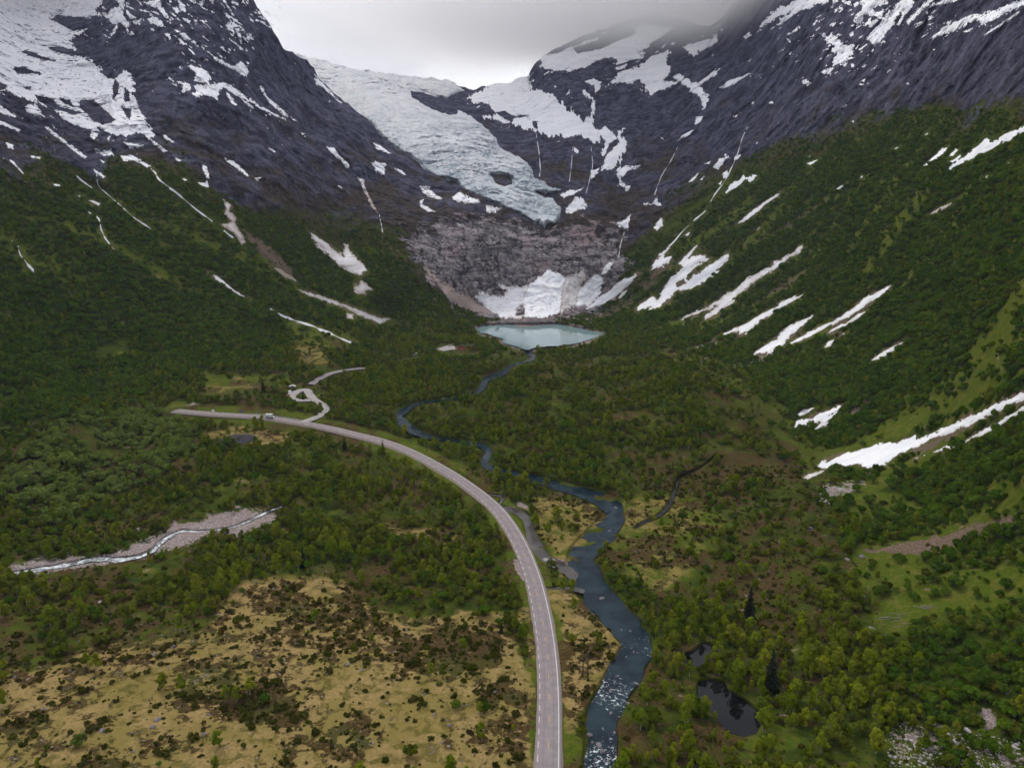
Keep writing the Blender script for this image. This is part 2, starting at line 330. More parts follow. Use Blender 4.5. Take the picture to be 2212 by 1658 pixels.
# ------------------------------------------------------------------ outlines of snow, ice, water and roads
# snow patches: picture tile, dirt, label (or a shared-group key), outline, holes
GROUPS = {
    'lu': ('small snow patch on the bare dark upper face of the left mountain', 'small snow patches on the left mountain face'),
    'lm': ('small snow patch on rocky ledges below the broad left snowfield', 'snow scraps below the left snowfield'),
    'gf': ('small snow patch on dark rock beside the foot of the glacier', 'snow patches beside the glacier foot'),
    'ru': ('small snow patch high on the bare dark right mountain face', 'small snow patches on the right mountain face'),
    'rm': ('small snow patch at the upper edge of the green right slope', 'snow patches along the right tree line'),
    'rs': ('short narrow snow sliver among bushes on the lower right slope', 'snow slivers on the lower right slope'),
}
SNOW = [
 ('1', .06, 'broad white snowfield on the shoulder of the left mountain', '-160,-160 650,-160 610,30 555,110 515,180 430,250 470,320 525,355 610,410 665,470 690,465 755,410 815,490 800,560 830,650 890,740 950,825 890,830 840,800 730,820 640,790 540,760 470,735 420,700 330,690 320,660 250,630 190,610 100,580 0,545 -160,540',
  ['300,115 350,95 420,100 540,110 520,170 440,185 380,150', '280,285 350,280 430,300 480,330 440,335 340,310', '120,310 160,305 240,335 330,365 260,360 180,335', '80,405 150,405 210,430 270,450 200,440 100,440',
   '-20,490 40,510 30,535 -20,545', '215,575 300,590 360,640 480,675 440,685 330,655 240,615', '480,600 560,605 640,670 690,720 620,750 560,720 520,680 480,640', '690,480 712,510 702,560 680,592 678,530', '748,530 778,560 778,605 750,612',
   '728,640 782,660 778,722 758,690', '20,545 70,550 70,580 30,575', '150,520 190,522 185,540 155,535', '360,590 420,600 440,640 390,620']),
 ('1', .1, 'lm', '-60,600 0,625 100,690 90,705 40,695 -60,650', []),
 ('1', .05, 'lm', '160,615 220,630 275,708 200,690 158,670', []),
 ('1', .05, 'long thin snow strip at the left edge below the snowfield', '-80,690 0,720 130,778 115,792 0,750 -80,715', []),
 ('1', .1, 'snow tongue trailing along the ledge under the left snowfield', '325,665 420,695 560,755 610,795 480,765 380,718', []),
 ('1', .1, 'long diagonal snow streak on dark slabs of the left mountain', '255,755 290,762 400,845 525,942 510,958 400,875 300,800', []),
 ('1', .1, 'lm', '180,930 250,942 240,958 190,948', []), ('1', .1, 'lm', '30,850 80,862 88,898 50,888', []),
 ('1', .1, 'lm', '40,950 70,958 150,1040 140,1048 78,988', []), ('1', .1, 'lm', '420,1020 490,1072 560,1125 632,1170 600,1165 540,1125 480,1085', []),
 ('1', .1, 'lm', '550,1003 600,1028 637,1060 620,1073 580,1045', []), ('1', .1, 'lm', '545,788 590,800 570,842 540,822', []),
 ('1', .1, 'lm', '638,820 668,812 650,855', []), ('1', .1, 'lm', '562,890 620,898 670,892 682,932 620,938 570,918', []), ('1', .1, 'lm', '590,953 632,965 620,983', []),
 ('1', .05, 'lm', '740,848 790,853 882,870 830,892 770,892', []), ('1', .05, 'snow ledge above the waterfall on the left mountain', '718,930 790,928 850,962 918,1000 880,1003 800,962 740,968', []),
 ('1', .1, 'lm', '900,828 960,868 1007,905 985,912 920,872', []), ('1', .1, 'lm', '965,798 1000,812 1052,857 1030,858 990,832', []), ('1', .1, 'lm', '1040,940 1097,963 1060,973', []),
 ('1', .1, 'lm', '1208,980 1242,1000 1262,1080 1240,1072 1218,1020', []), ('1', .1, 'lm', '1178,1095 1225,1093 1240,1083 1262,1128 1230,1122', []),
 ('1', .1, 'lm', '1350,948 1400,962 1440,995 1502,1060 1480,1058 1420,1012 1360,972', []), ('1', .1, 'lm', '1518,1063 1572,1063 1545,1088', []), ('1', .15, 'lm', '1060,1048 1132,1078 1110,1088', []),
 ('1', .1, 'lm', '528,1203 560,1198 608,1220 590,1238', []), ('1', .1, 'lm', '310,1100 360,1105 365,1115 330,1118', []), ('1', .1, 'lm', '460,1170 485,1165 480,1188', []),
 ('1', .04, 'forked snow gully just below the summit of the left mountain', '608,75 700,48 718,-40 748,-40 748,80 774,150 774,205 740,155 710,152 660,132', []),
 ('1', .04, 'lu', '658,205 698,148 712,160 692,202 670,218', []), ('1', .04, 'lu', '858,15 960,-15 968,38 1028,128 990,103 938,47 880,36', []),
 ('1', .04, 'lu', '1058,-15 1112,28 1122,78 1080,57', []), ('1', .04, 'lu', '790,124 848,113 842,158 800,142', []), ('1', .04, 'lu', '888,113 930,98 984,150 962,163 900,147', []),
 ('1', .04, 'lu', '1068,204 1110,197 1148,242 1110,248', []), ('1', .04, 'lu', '1113,278 1160,306 1188,344 1150,324', []),
 ('1', .05, 'diagonal snow wedge in the middle of the left mountain face', '1233,298 1300,346 1400,396 1440,372 1503,435 1482,468 1420,434 1310,374', []),
 ('1', .05, 'squarish snow patch on the left mountain above the winding snow band', '1128,393 1160,392 1232,418 1264,460 1252,498 1200,494 1163,482 1180,440 1150,422', []),
 ('1', .05, 'lu', '1058,488 1100,487 1153,508 1142,548 1090,558 1088,520', []),
 ('1', .05, 'long winding snow band slanting down the left mountain face', '1158,510 1250,502 1290,515 1330,478 1420,536 1560,634 1700,704 1775,737 1700,719 1600,675 1520,625 1430,585 1335,525 1304,600 1230,575 1200,575 1180,595 1148,562 1178,550', []),
 ('1', .05, 'lu', '1348,543 1380,567 1433,638 1390,624 1358,582', []), ('1', .05, 'lu', '1428,573 1520,636 1528,664 1468,623', []),
 ('1', .05, 'slim snow streak beside the left mountain ridge line', '1543,493 1572,517 1612,586 1702,660 1744,718 1700,694 1618,624 1568,553', []),
 ('1', .04, 'lu', '1408,173 1432,168 1458,268 1440,263', []), ('1', .04, 'lu', '1318,-15 1352,-2 1413,108 1390,88', []), ('1', .04, 'lu', '1463,283 1488,298 1482,324', []),
 ('1', .04, 'lu', '1528,93 1592,98 1608,128 1570,118', []), ('1', .08, 'lu', '1598,878 1668,913 1640,915', []), ('1', .1, 'lu', '1950,878 2002,883 2028,917 2094,988 2093,1014 2028,953 1988,923', []),
 ('1', .04, 'lu', '1788,787 1833,803 1812,814', []), ('1', .04, 'lu', '1738,340 1794,392 1770,386', []), ('1', .04, 'narrow snow rim along the ridge beside the glacier', '1888,450 1975,538 2066,634 2010,596 1935,528 1893,512', []),
 ('1', .04, 'lu', '1298,668 1343,697 1320,693', []), ('1', .04, 'lu', '1640,703 1700,735 1680,733', []),
 ('1', .4, 'dirty snow tongue in the scree gully of the left slope', '1338,1198 1382,1226 1378,1268 1414,1298 1408,1338 1434,1388 1474,1452 1452,1470 1398,1394 1336,1353 1346,1338 1384,1330 1346,1282 1356,1240', []),
 ('1', .35, 'two-pronged dirty snow patch above the wooded buttress on the left', '1862,1392 1900,1406 1990,1474 2058,1526 2062,1467 2092,1467 2114,1526 2184,1586 2206,1622 2152,1656 2078,1626 1956,1526 1886,1455', []),
 ('1', .1, 'lu', '2003,1103 2078,1128 2050,1134', []), ('1', .1, 'lu', '2143,1063 2172,1073 2203,1152 2185,1144', []),
 ('4', .1, 'slim white snow streak low on the left forested slope', '1243,148 1302,177 1402,262 1474,306 1440,300 1358,245 1288,198', []),
 ('4', .6, 'dirty snow strip at the head of the left avalanche track', '1608,108 1682,137 1774,198 1783,224 1698,184', []),
 ('5', .4, 'small dirty snow triangle below the two-pronged patch', '158,190 180,235 205,205 264,260 222,286 158,278', []),
 ('5', .3, 'long dirty avalanche snow strip above the left roadside woods', '-200,250 -100,280 0,308 100,346 200,385 300,425 384,438 312,468 228,434 118,379 0,339 -110,300', []),
 ('5', .3, 'small snow lump under the long avalanche snow strip', '108,398 158,408 153,438 113,438', []),
 ('2', .1, 'gf', '548,1118 600,1112 642,1156 714,1197 650,1190 568,1158', []), ('2', .1, 'gf', '548,1198 578,1193 572,1222 654,1272 600,1269 553,1242', []),
 ('2', .1, 'gf', '738,1185 790,1148 850,1176 924,1204 900,1229 830,1219 768,1203', []), ('2', .1, 'gf', '943,1228 1043,1248 1002,1284 948,1273', []),
 ('2', .1, 'gf', '1398,1170 1450,1132 1490,1142 1554,1117 1480,1164 1418,1188', []), ('2', .1, 'gf', '1398,1288 1488,1177 1522,1187 1564,1240 1480,1269 1440,1284', []),
 ('2', .1, 'gf', '248,968 348,977 338,1049 288,1034', []), ('2', .1, 'gf', '393,1008 440,1016 484,1058 428,1044', []), ('2', .1, 'gf', '243,828 302,866 388,918 370,929 298,894', []),
 ('2', .1, 'gf', '0,878 52,906 63,933 28,924', []), ('2', .1, 'gf', '58,943 133,1004 110,1010', []),
 ('2', .5, 'dirty snow thread down the gully left of the glacier foot', '173,1058 217,1078 233,1138 273,1218 313,1282 300,1290 256,1234 206,1124', []),
 ('2', .1, 'gf', '38,1103 113,1136 90,1134', []), ('2', .1, 'gf', '750,1330 800,1340 850,1360 790,1358', []),
 ('2', .05, 'large white snow bowl between the glacier and the cloud-capped ridge', '835,592 900,548 1010,480 1200,400 1215,540 1330,550 1390,600 1430,640 1500,690 1530,730 1580,690 1590,610 1520,545 1470,553 1520,528 1562,556 1613,607 1603,690 1592,758 1640,780 1660,748 1722,798 1804,767 1742,812 1804,830 1792,902 1752,942 1763,972 1722,1004 1648,1018 1658,960 1638,920 1638,872 1560,833 1500,818 1420,818 1250,803 1130,753 1030,733 930,713 898,690 1000,680 970,660 960,630 900,620',
  ['900,630 950,625 978,670 900,690 870,660', '1005,675 1060,668 1110,697 1203,692 1120,708 1100,733 1048,703', '1636,815 1664,850 1652,895 1636,860', '1230,730 1255,730 1255,770 1235,765', '1690,860 1740,830 1745,850 1700,900 1660,940']),
 ('2', .04, 'gf', '1538,490 1590,467 1643,490 1622,542 1600,580 1598,520 1568,502', []),
 ('2', .04, 'gf', '1418,582 1452,527 1453,562', []),
 ('2', .03, 'high snow slope fading into the cloud on the ridge', '1268,402 1290,340 1480,270 1700,200 1900,150 2090,160 2012,222 1902,302 1882,352 1740,383 1700,343 1600,373 1560,403 1420,433 1330,418', ['1470,290 1600,250 1830,170 1850,200 1640,290 1500,320']),
 ('2', .03, 'ragged snowfield under the ridge right of the snow bowl', '1698,502 1738,438 1868,398 1948,337 2042,297 2032,372 2063,432 2012,482 2103,490 2002,543 1940,584 1898,542 1898,502 1850,473 1820,498 1770,503', []),
 ('2', .03, 'ru', '1718,410 1803,377 1780,412 1740,423', []),
 ('2', .03, 'ru', '2108,280 2160,267 2212,288 2233,342 2168,312', []), ('2', .05, 'gf', '1473,878 1513,900 1502,928 1473,912', []), ('2', .05, 'gf', '1363,843 1402,847 1380,853', []),
 ('2', .05, 'gf', '1568,1020 1628,1007 1622,1043 1580,1069', []), ('2', .05, 'gf', '1728,1010 1790,987 1874,993 1790,1043 1762,1080 1814,1110 1803,1149 1760,1123 1718,1133 1748,1080 1728,1050', []),
 ('2', .05, 'gf', '1888,1217 1940,1213 1980,1167 1988,1210 2004,1239 1960,1228 1908,1243', []), ('2', .05, 'gf', '1688,1318 1760,1328 1818,1282 1803,1384 1768,1363', []),
 ('2', .05, 'gf', '1948,1362 2002,1297 2013,1357 1968,1384', []), ('2', .05, 'ru', '2153,1102 2203,1057 2193,1088', []), ('2', .05, 'rm', '2138,1412 2178,1382 2162,1413', []),
 ('2', .05, 'ru', '1978,808 2018,833 2012,842', []), ('2', .05, 'gf', '1650,1230 1700,1210 1660,1225', []),
 ('3', .03, 'snow saddle beneath the cloud-wrapped peak', '148,292 210,262 340,227 358,197 373,252 312,293 250,313 230,339 188,313', []),
 ('3', .05, 'branching snow gully in the middle of the right mountain', '98,462 140,437 182,457 202,487 270,492 360,412 388,412 372,453 302,493 284,520 324,580 303,653 280,664 278,610 238,562 188,543 158,503', []),
 ('3', .05, 'ru', '238,702 288,692 262,743 238,749', []), ('3', .05, 'ru', '118,857 160,807 253,762 202,812', []), ('3', .05, 'ru', '523,222 560,192 578,210 540,239', []),
 ('3', .03, 'streaked snow band along the top of the right mountain', '608,163 678,88 760,36 850,-4 1050,-40 1053,22 982,33 880,63 822,103 742,153 718,152 758,108 828,68 720,112 640,169', []),
 ('3', .03, 'ragged snow patch with a dark rock knob on the right summit', '1178,142 1208,88 1238,68 1228,10 1268,-40 1403,-40 1393,32 1340,50 1374,70 1352,113 1300,98 1250,98 1230,134', ['1300,50 1340,40 1360,60 1320,75']),
 ('3', .03, 'large fan-shaped snow gully on the right mountain', '1248,242 1328,147 1388,76 1438,26 1500,-30 1562,-30 1543,53 1493,113 1433,203 1423,232 1444,242 1432,264 1408,242 1450,148 1470,78 1443,122 1373,223 1312,284 1288,263', []),
 ('3', .03, 'ru', '1498,132 1558,57 1640,-10 1682,-4 1592,73 1518,154', []), ('3', .03, 'ru', '1638,52 1658,18 1760,-14 1854,0 1742,24', []), ('3', .03, 'ru', '1098,-4 1172,8 1183,43 1130,23', []),
 ('3', .03, 'long white snow ramp near the top right corner', '1633,238 1748,147 1850,97 1950,86 2050,46 2180,6 2260,-30 2260,10 2083,93 1983,143 1960,154 1920,124 1822,173 1720,214', []),
 ('3', .03, 'ru', '1833,192 1913,162 1882,198', []), ('3', .03, 'slim snow ribbon below the top right snow ramp', '1908,252 1998,187 2088,127 2194,57 2184,83 2062,163 1960,224', []), ('3', .03, 'ru', '1623,153 1683,127 1652,154', []),
 ('3', .04, 'zigzag snow gully below the fan on the right mountain', '978,198 1012,202 1040,230 1052,207 1092,247 1152,287 1193,277 1174,323 1132,364 1068,394 1078,370 1128,320 1058,297 1078,280 1018,232', []),
 ('3', .04, 'ru', '1188,292 1243,242 1202,304', []), ('3', .04, 'ru', '988,437 1050,397 1074,410 1052,454 1010,448', []), ('3', .04, 'ru', '1168,378 1198,383 1192,408 1168,408', []),
 ('3', .04, 'ru', '1233,402 1283,372 1252,408', []), ('3', .04, 'ru', '1223,492 1268,462 1252,494', []), ('3', .04, 'ru', '868,490 900,472 934,495 910,519', []),
 ('3', .04, 'ru', '518,397 588,337 562,373', []), ('3', .04, 'ru', '373,532 430,487 500,466 608,422 520,474 440,524', []), ('3', .04, 'ru', '763,208 802,238 833,278 798,253', []), ('3', .04, 'ru', '828,347 863,307 852,339', []),
 ('3', .04, 'ru', '1113,642 1147,617 1153,640 1130,658', []), ('3', .04, 'ru', '1173,727 1203,712 1185,739', []), ('3', .04, 'ru', '658,622 702,602 718,628', []), ('3', .04, 'ru', '458,697 508,682 480,708', []),
 ('3', .04, 'ru', '578,877 623,837 612,863', []), ('3', .04, 'ru', '678,782 728,752 702,778', []), ('3', .04, 'ru', '343,1002 378,947 410,937 420,917 448,950 417,963 402,1003 375,1013', []),
 ('3', .04, 'ru', '288,982 343,957 322,988', []), ('3', .04, 'ru', '468,967 473,932 523,922 492,958', []), ('3', .04, 'rm', '188,1102 213,1072 263,1032 232,1083', []), ('3', .04, 'rm', '258,1082 298,1047 282,1078', []),
 ('3', .04, 'rm', '398,1042 430,1017 443,1062 410,1068', []), ('3', .04, 'rm', '373,1102 403,1077 392,1113', []), ('3', .04, 'crooked snow patch above the trees in the right gully', '408,1172 448,1107 508,1077 528,1032 542,1063 592,1042 614,1055 572,1098 540,1078 482,1123', []),
 ('3', .1, 'thin snow strip slanting through the upper right woods', '468,1357 558,1277 648,1212 764,1142 742,1168 642,1244 562,1314', []),
 ('3', .05, 'rm', '898,982 950,962 988,952 930,989', []), ('3', .05, 'rm', '908,947 943,922 925,945', []), ('3', .05, 'rm', '1063,1143 1110,1112 1158,1097 1110,1134', []), ('3', .05, 'rm', '1222,1067 1248,1047 1240,1068', []),
 ('3', .04, 'upper of the paired snow patches under the dark right cliff', '1603,1002 1658,947 1718,887 1758,882 1732,923 1662,963', []), ('3', .04, 'rm', '1753,942 1800,887 1818,900 1790,933', []), ('3', .04, 'rm', '1753,977 1830,926 1833,943 1780,979', []),
 ('3', .04, 'largest streaked snow patch under the dark right cliff', '1753,1023 1828,956 1938,866 1993,797 1983,828 2020,827 2034,816 2012,852 2100,797 2260,730 2240,775 2100,855 1990,906 1860,976', []),
 ('3', .04, 'rm', '1598,817 1643,787 1630,808', []), ('3', .04, 'rm', '1403,907 1473,867 1450,890', []), ('3', .04, 'rm', '1478,1002 1533,972 1510,993', []), ('3', .06, 'rm', '1378,1112 1423,1082 1405,1105', []), ('3', .06, 'rm', '1338,1122 1373,1087 1360,1112', []),
 ('3', .3, 'thin dirty snow line in the gully of the far right slope', '1598,1313 1698,1247 1798,1197 1844,1167 1764,1234 1680,1278', []), ('3', .3, 'rm', '1948,1084 2002,1042 1990,1066', []), ('3', .2, 'rm', '2088,992 2134,962 2114,988', []),
 ('5', .02, 'bright white avalanche snow cone at the cliff base behind the lake', '1168,332 1208,248 1288,177 1330,150 1352,158 1424,200 1402,262 1397,332 1382,392 1290,429 1198,418 1188,372', []),
 ('5', .22, 'greyish snow apron on the left of the white avalanche cone', '886,308 940,287 1020,307 1068,309 1073,262 1026,232 1100,252 1206,243 1166,332 1186,372 1196,420 1130,430 1040,420 976,385 926,344', ['1138,383 1182,380 1177,412 1133,413', '1150,355 1195,362 1195,378 1160,375']),
 ('5', .8, 'long brown dirty snow ramp down the left side of the cliff', '478,18 542,76 622,154 702,224 802,284 872,314 976,382 1014,424 900,406 798,366 736,326 696,284 636,204 556,114', []),
 ('5', .42, 'grey dusty snow fan on the right of the white avalanche cone', '1404,250 1432,198 1533,147 1533,202 1512,272 1488,352 1400,392 1399,332', []),
 ('5', .08, 'white snow fan against the rock right of the dusty fan', '1492,357 1518,258 1600,186 1648,192 1634,274 1602,315 1562,345', []), ('5', .05, 'short snow strip above the right snow fan', '1638,172 1658,107 1724,86 1664,174', []),
 ('5', .04, 'long slanting snow strip just above the right lakeshore', '1546,378 1638,297 1738,226 1884,142 1854,193 1742,294 1692,324 1622,364', []), ('5', .04, 'small snow sliver beside the lakeshore snow strip', '1732,318 1758,282 1814,247 1764,314', []),
 ('5', .04, 'hooked snow patch high above the right lakeshore', '1942,143 1957,87 1998,47 2058,2 2012,63 2068,60 2063,104 2000,134', []),
 ('6', .05, 'broad forked snowfield right of the lake, largest on that slope', '-134,402 -100,348 -20,300 18,328 48,248 78,207 148,127 208,67 302,47 302,92 334,67 262,113 182,173 198,203 300,127 430,36 449,66 372,154 260,236 180,265 130,275 92,314 32,365 -60,380', ['120,225 170,200 180,225 130,245']),
 ('6', .05, 'slim snow finger above the forked snowfield', '133,108 188,47 249,-4 222,43 162,114', []),
 ('6', .25, 'long slanting snow strip with brown lower end, right slope above the lake', '86,468 228,396 358,325 478,255 558,195 678,125 884,-4 864,43 762,115 622,205 502,286 432,365 380,405 300,440 288,422 368,362 250,414', []),
 ('6', .15, 'feathered snow strip below the long brown-ended one', '342,553 478,487 558,456 648,395 778,325 894,286 832,334 702,405 602,475 540,525 480,554 498,513 418,535', []),
 ('6', .12, 'wide snow strip in the middle of the right slope', '582,648 648,596 718,555 798,475 954,416 882,485 822,535 762,595 680,645', []),
 ('6', .06, 'longest thin snow line crossing the middle right slope', '788,588 898,525 1018,466 1138,405 1248,315 1414,231 1382,274 1252,365 1182,415 1042,480 922,546 830,585', []),
 ('6', .06, 'rs', '1008,538 1078,486 1138,461 1198,415 1284,376 1222,430 1122,485', []), ('6', .06, 'rs', '998,618 1028,577 1084,551 1052,604', []), ('6', .06, 'rs', '1093,543 1154,506 1130,532', []),
 ('6', .06, 'isolated snow strip among dense bushes on the right slope', '1288,689 1338,646 1418,601 1524,546 1452,614 1352,675', []),
 ('6', .1, 'rs', '848,1008 888,982 974,961 922,1003 870,1019', []),
 ('6', .1, 'hand-shaped snow patch at the foot of the right slope', '836,1083 848,1046 938,1026 998,991 1078,956 1129,946 1108,988 1062,1024 1022,1079 960,1109 948,1092 996,1054 930,1080', []),
 ('6', .06, 'biggest nearest white snow tongue reaching the valley on the right', '951,1328 998,1296 1128,1246 1248,1216 1348,1186 1448,1171 1559,1136 1552,1162 1698,1101 1848,1035 1998,965 2280,850 2280,893 2082,985 1902,1065 1752,1125 1642,1165 1562,1205 1452,1256 1402,1296 1290,1336 1208,1315 1150,1326 1100,1311 1030,1330', []),
 ('6', .25, 'rs', '888,1393 918,1362 1024,1342 980,1369 910,1399', []),
 ('6', .1, 'ragged snow line beneath the biggest snow tongue on the right', '1656,1239 1748,1196 1858,1165 1948,1105 2048,1055 2280,910 2280,945 2082,1067 2002,1115 1930,1146 1852,1190 1742,1225', []),
 ('6', .1, 'rs', '1543,1273 1594,1257 1570,1274', []), ('6', .1, 'rs', '1598,1263 1624,1242 1615,1260', []),
]
GLACIER = V('2', '-420,150 -150,310 0,380 110,405 300,437 500,462 640,472 760,497 835,545 760,565 722,592 770,650 860,690 930,742 1010,822 1042,882 1122,922 1202,972 1232,1022 1234,1062 1302,1092 1352,1122 1434,1137 1330,1163 1255,1152 1300,1180 1352,1182 1405,1240 1392,1300 1362,1350 1320,1335 1300,1370 1262,1335 1238,1350 1198,1318 1148,1294 1048,1244 958,1204 858,1174 798,1134 768,1094 698,1074 638,1064 556,1004 536,974 476,934 396,894 336,844 256,744 96,644 -40,520 -420,480')
GL_HOLES = [V('2', '982,1050 1050,1046 1102,1068 1108,1102 1060,1113 1008,1098'), V('2', '498,548 560,556 702,596 772,648 772,682 720,683 640,653 558,613 508,583'),
            V('2', '640,1105 690,1085 750,1100 775,1140 720,1165 650,1150')]
LAKE = V('5', '886,500 905,485 960,475 1040,470 1140,468 1230,465 1330,462 1400,466 1470,480 1540,496 1600,510 1660,520 1630,540 1570,565 1500,585 1420,598 1330,602 1240,612 1195,628 1165,620 1130,605 1080,592 1040,575 1050,560 1000,545 960,530 915,525')
LAKE_Z = 21.0
RIVER_UP = V('5', '1180,615,34 1200,640,30 1235,665,30 1190,692,20 1100,718,32 1060,755,52 1020,775,46 950,800,52 925,850,54 880,880,34 800,910,20 650,930,16 540,945,20 480,975,50 430,1015,60 465,1075,80 520,1112,66 600,1142,46 660,1157,26 760,1168,22 850,1180,36 930,1202,50 965,1240,60 940,1300,66 1000,1335,34 1100,1358,26 1200,1387,46 1330,1422,60 1480,1462,76 1620,1512,100')
RIVER_LOW = V('8', '1700,85,135 1720,130,148 1690,200,160 1600,290,150 1530,380,170 1530,470,190 1590,580,190 1680,690,180 1790,810,180 1850,920,190 1820,1020,200 1760,1130,210 1690,1250,200 1640,1370,200 1640,1500,205 1630,1657,210 1615,1850,216 1600,2100,220')
RIVER = RIVER_UP + RIVER_LOW
TRIB = V('8', '940,15,10 1050,30,14 1030,85,18 1120,118,30 1190,160,55 1222,260,66 1270,340,76 1315,402,60 1400,452,52 1500,505,90')
CREEK = V('5', '2330,1250,8 2260,1310,9 2190,1348,12 2110,1385,20 2085,1460,30 2045,1555,34 1985,1618,26 1900,1655,20 1840,1690,18')
CREEK2 = V('8', '1290,580,8 1400,576,14 1480,583,22 1540,597,26')
POND1 = V('9', '125,985 230,950 280,905 350,908 345,970 262,1056 200,1042')
POND2 = V('9', '258,1132 330,1123 412,1138 442,1188 532,1238 602,1298 643,1332 632,1402 602,1452 530,1472 440,1442 380,1382 328,1312 248,1222')
BRAID = V('7', '-200,520 0,468 120,428 250,402 400,402 520,397 640,378 800,308 930,268 1010,238 1050,178 1110,198 1200,178 1350,128 1480,98 1600,106 1660,118 1640,163 1540,233 1420,263 1300,243 1100,333 960,363 850,393 700,423 480,453 240,493 0,508 -200,545')
BRAIDW = V('7', '-200,530,20 0,496,20 150,479,26 300,455,32 420,435,32 600,402,38 700,408,36 830,390,24 920,350,32 970,300,32 1080,238,18 1200,236,10 1380,215,9 1500,170,11 1600,122,15 1690,88,7')
BARS = [V('8', '1028,88 1100,93 1182,130 1172,157 1080,132'), V('8', '1308,384 1440,409 1442,436 1350,422'), V('8', '1130,60 1200,95 1195,118 1130,95')]
LAYBY = V('8', '1120,395 1160,405 1205,545 1165,522 1128,460')
ROAD = V('8', '1312,2000 1316,1800 1320,1657 1328,1400 1330,1200 1320,1000 1295,800 1255,600 1200,420 1130,270 1040,130 960,50 865,-20') + V('5', '760,1380 600,1290 450,1215 300,1165 150,1130 30,1100')
Z4 = lambda s: [(398 + .16 * a, 796 + .16 * b) for a, b in P(s)]
ROAD = ROAD + Z4('1860,790 1640,745 1450,715 1200,675 900,650 600,635 300,610 80,590 -150,570')
SIDE = Z4('1560,735 1680,705 1790,665 1870,610 1910,545 1870,490 1780,435 1715,380 1675,310 1640,275 1560,298 1490,330 1452,385 1470,425 1550,442 1640,442 1700,425')
TRACK = Z4('1700,225 1780,172 1870,115 2010,62 2200,25 2420,0')
PARK = Z4('1400,330 1500,300 1520,330 1450,400 1480,440 1400,440 1370,400')
FARPARK = V('5', '655,628 690,605 760,600 770,622 700,632')
TRAIL = V('5', '500,660 545,640 600,625 660,618 770,585 850,575 880,560 895,540')
GULLY = [('4', 'narrow stony brook winding down the yellow-green left foothill', '1620,375,16 1720,430,22 1850,470,20 1950,512,24 2050,552,20 2140,592,14'),
         ('1', 'thin waterfall streaming through the left forested gully', '905,1010,10 930,1035,14 960,1080,16 1050,1150,16 1150,1230,14 1250,1310,16 1340,1385,18 1420,1440,14'),
         ('1', 'narrow waterfall in the green middle of the left slope', '530,1270,8 590,1310,14 610,1380,12 640,1440,12 692,1502,10'),
         ('1', 'leftmost waterfall dropping off a rock ledge', '70,1440,8 105,1470,12 125,1530,12 190,1610,22 205,1632,14'),
         ('1', 'broken thread of meltwater between rock slabs on the left mountain', '580,1040,6 590,1110,7 640,1160,9 720,1230,8 800,1300,8 900,1370,16 980,1465,12'),
         ('3', 'long meltwater thread down the right mountain into the trees', '555,760,6 520,830,8 490,930,8 440,1040,10 400,1110,10 340,1190,13 300,1260,12 200,1350,14 80,1480,14'),
         ('2', 'leftmost thin waterfall on the dark wall under the snow bowl', '1250,800,6 1265,900,8 1275,1000,10 1270,1060,7'),
         ('2', 'middle thin waterfall on the dark wall under the snow bowl', '1470,880,5 1462,980,7 1450,1090,7'),
         ('2', 'right thin waterfall dropping from the snow bowl', '1580,880,5 1588,990,7 1570,1080,8 1550,1160,7'),
         ('2', 'pale water thread on grey slabs right of the headwall', '2100,880,5 2060,960,7 2000,1060,7 1960,1170,7'),
         ('2', 'small waterfall ending above the right snow fan', '1780,1390,6 1755,1470,8 1745,1545,9'),
         ('2', 'short waterfall at the left end of the headwall', '310,1285,7 320,1340,8 330,1392,6')]
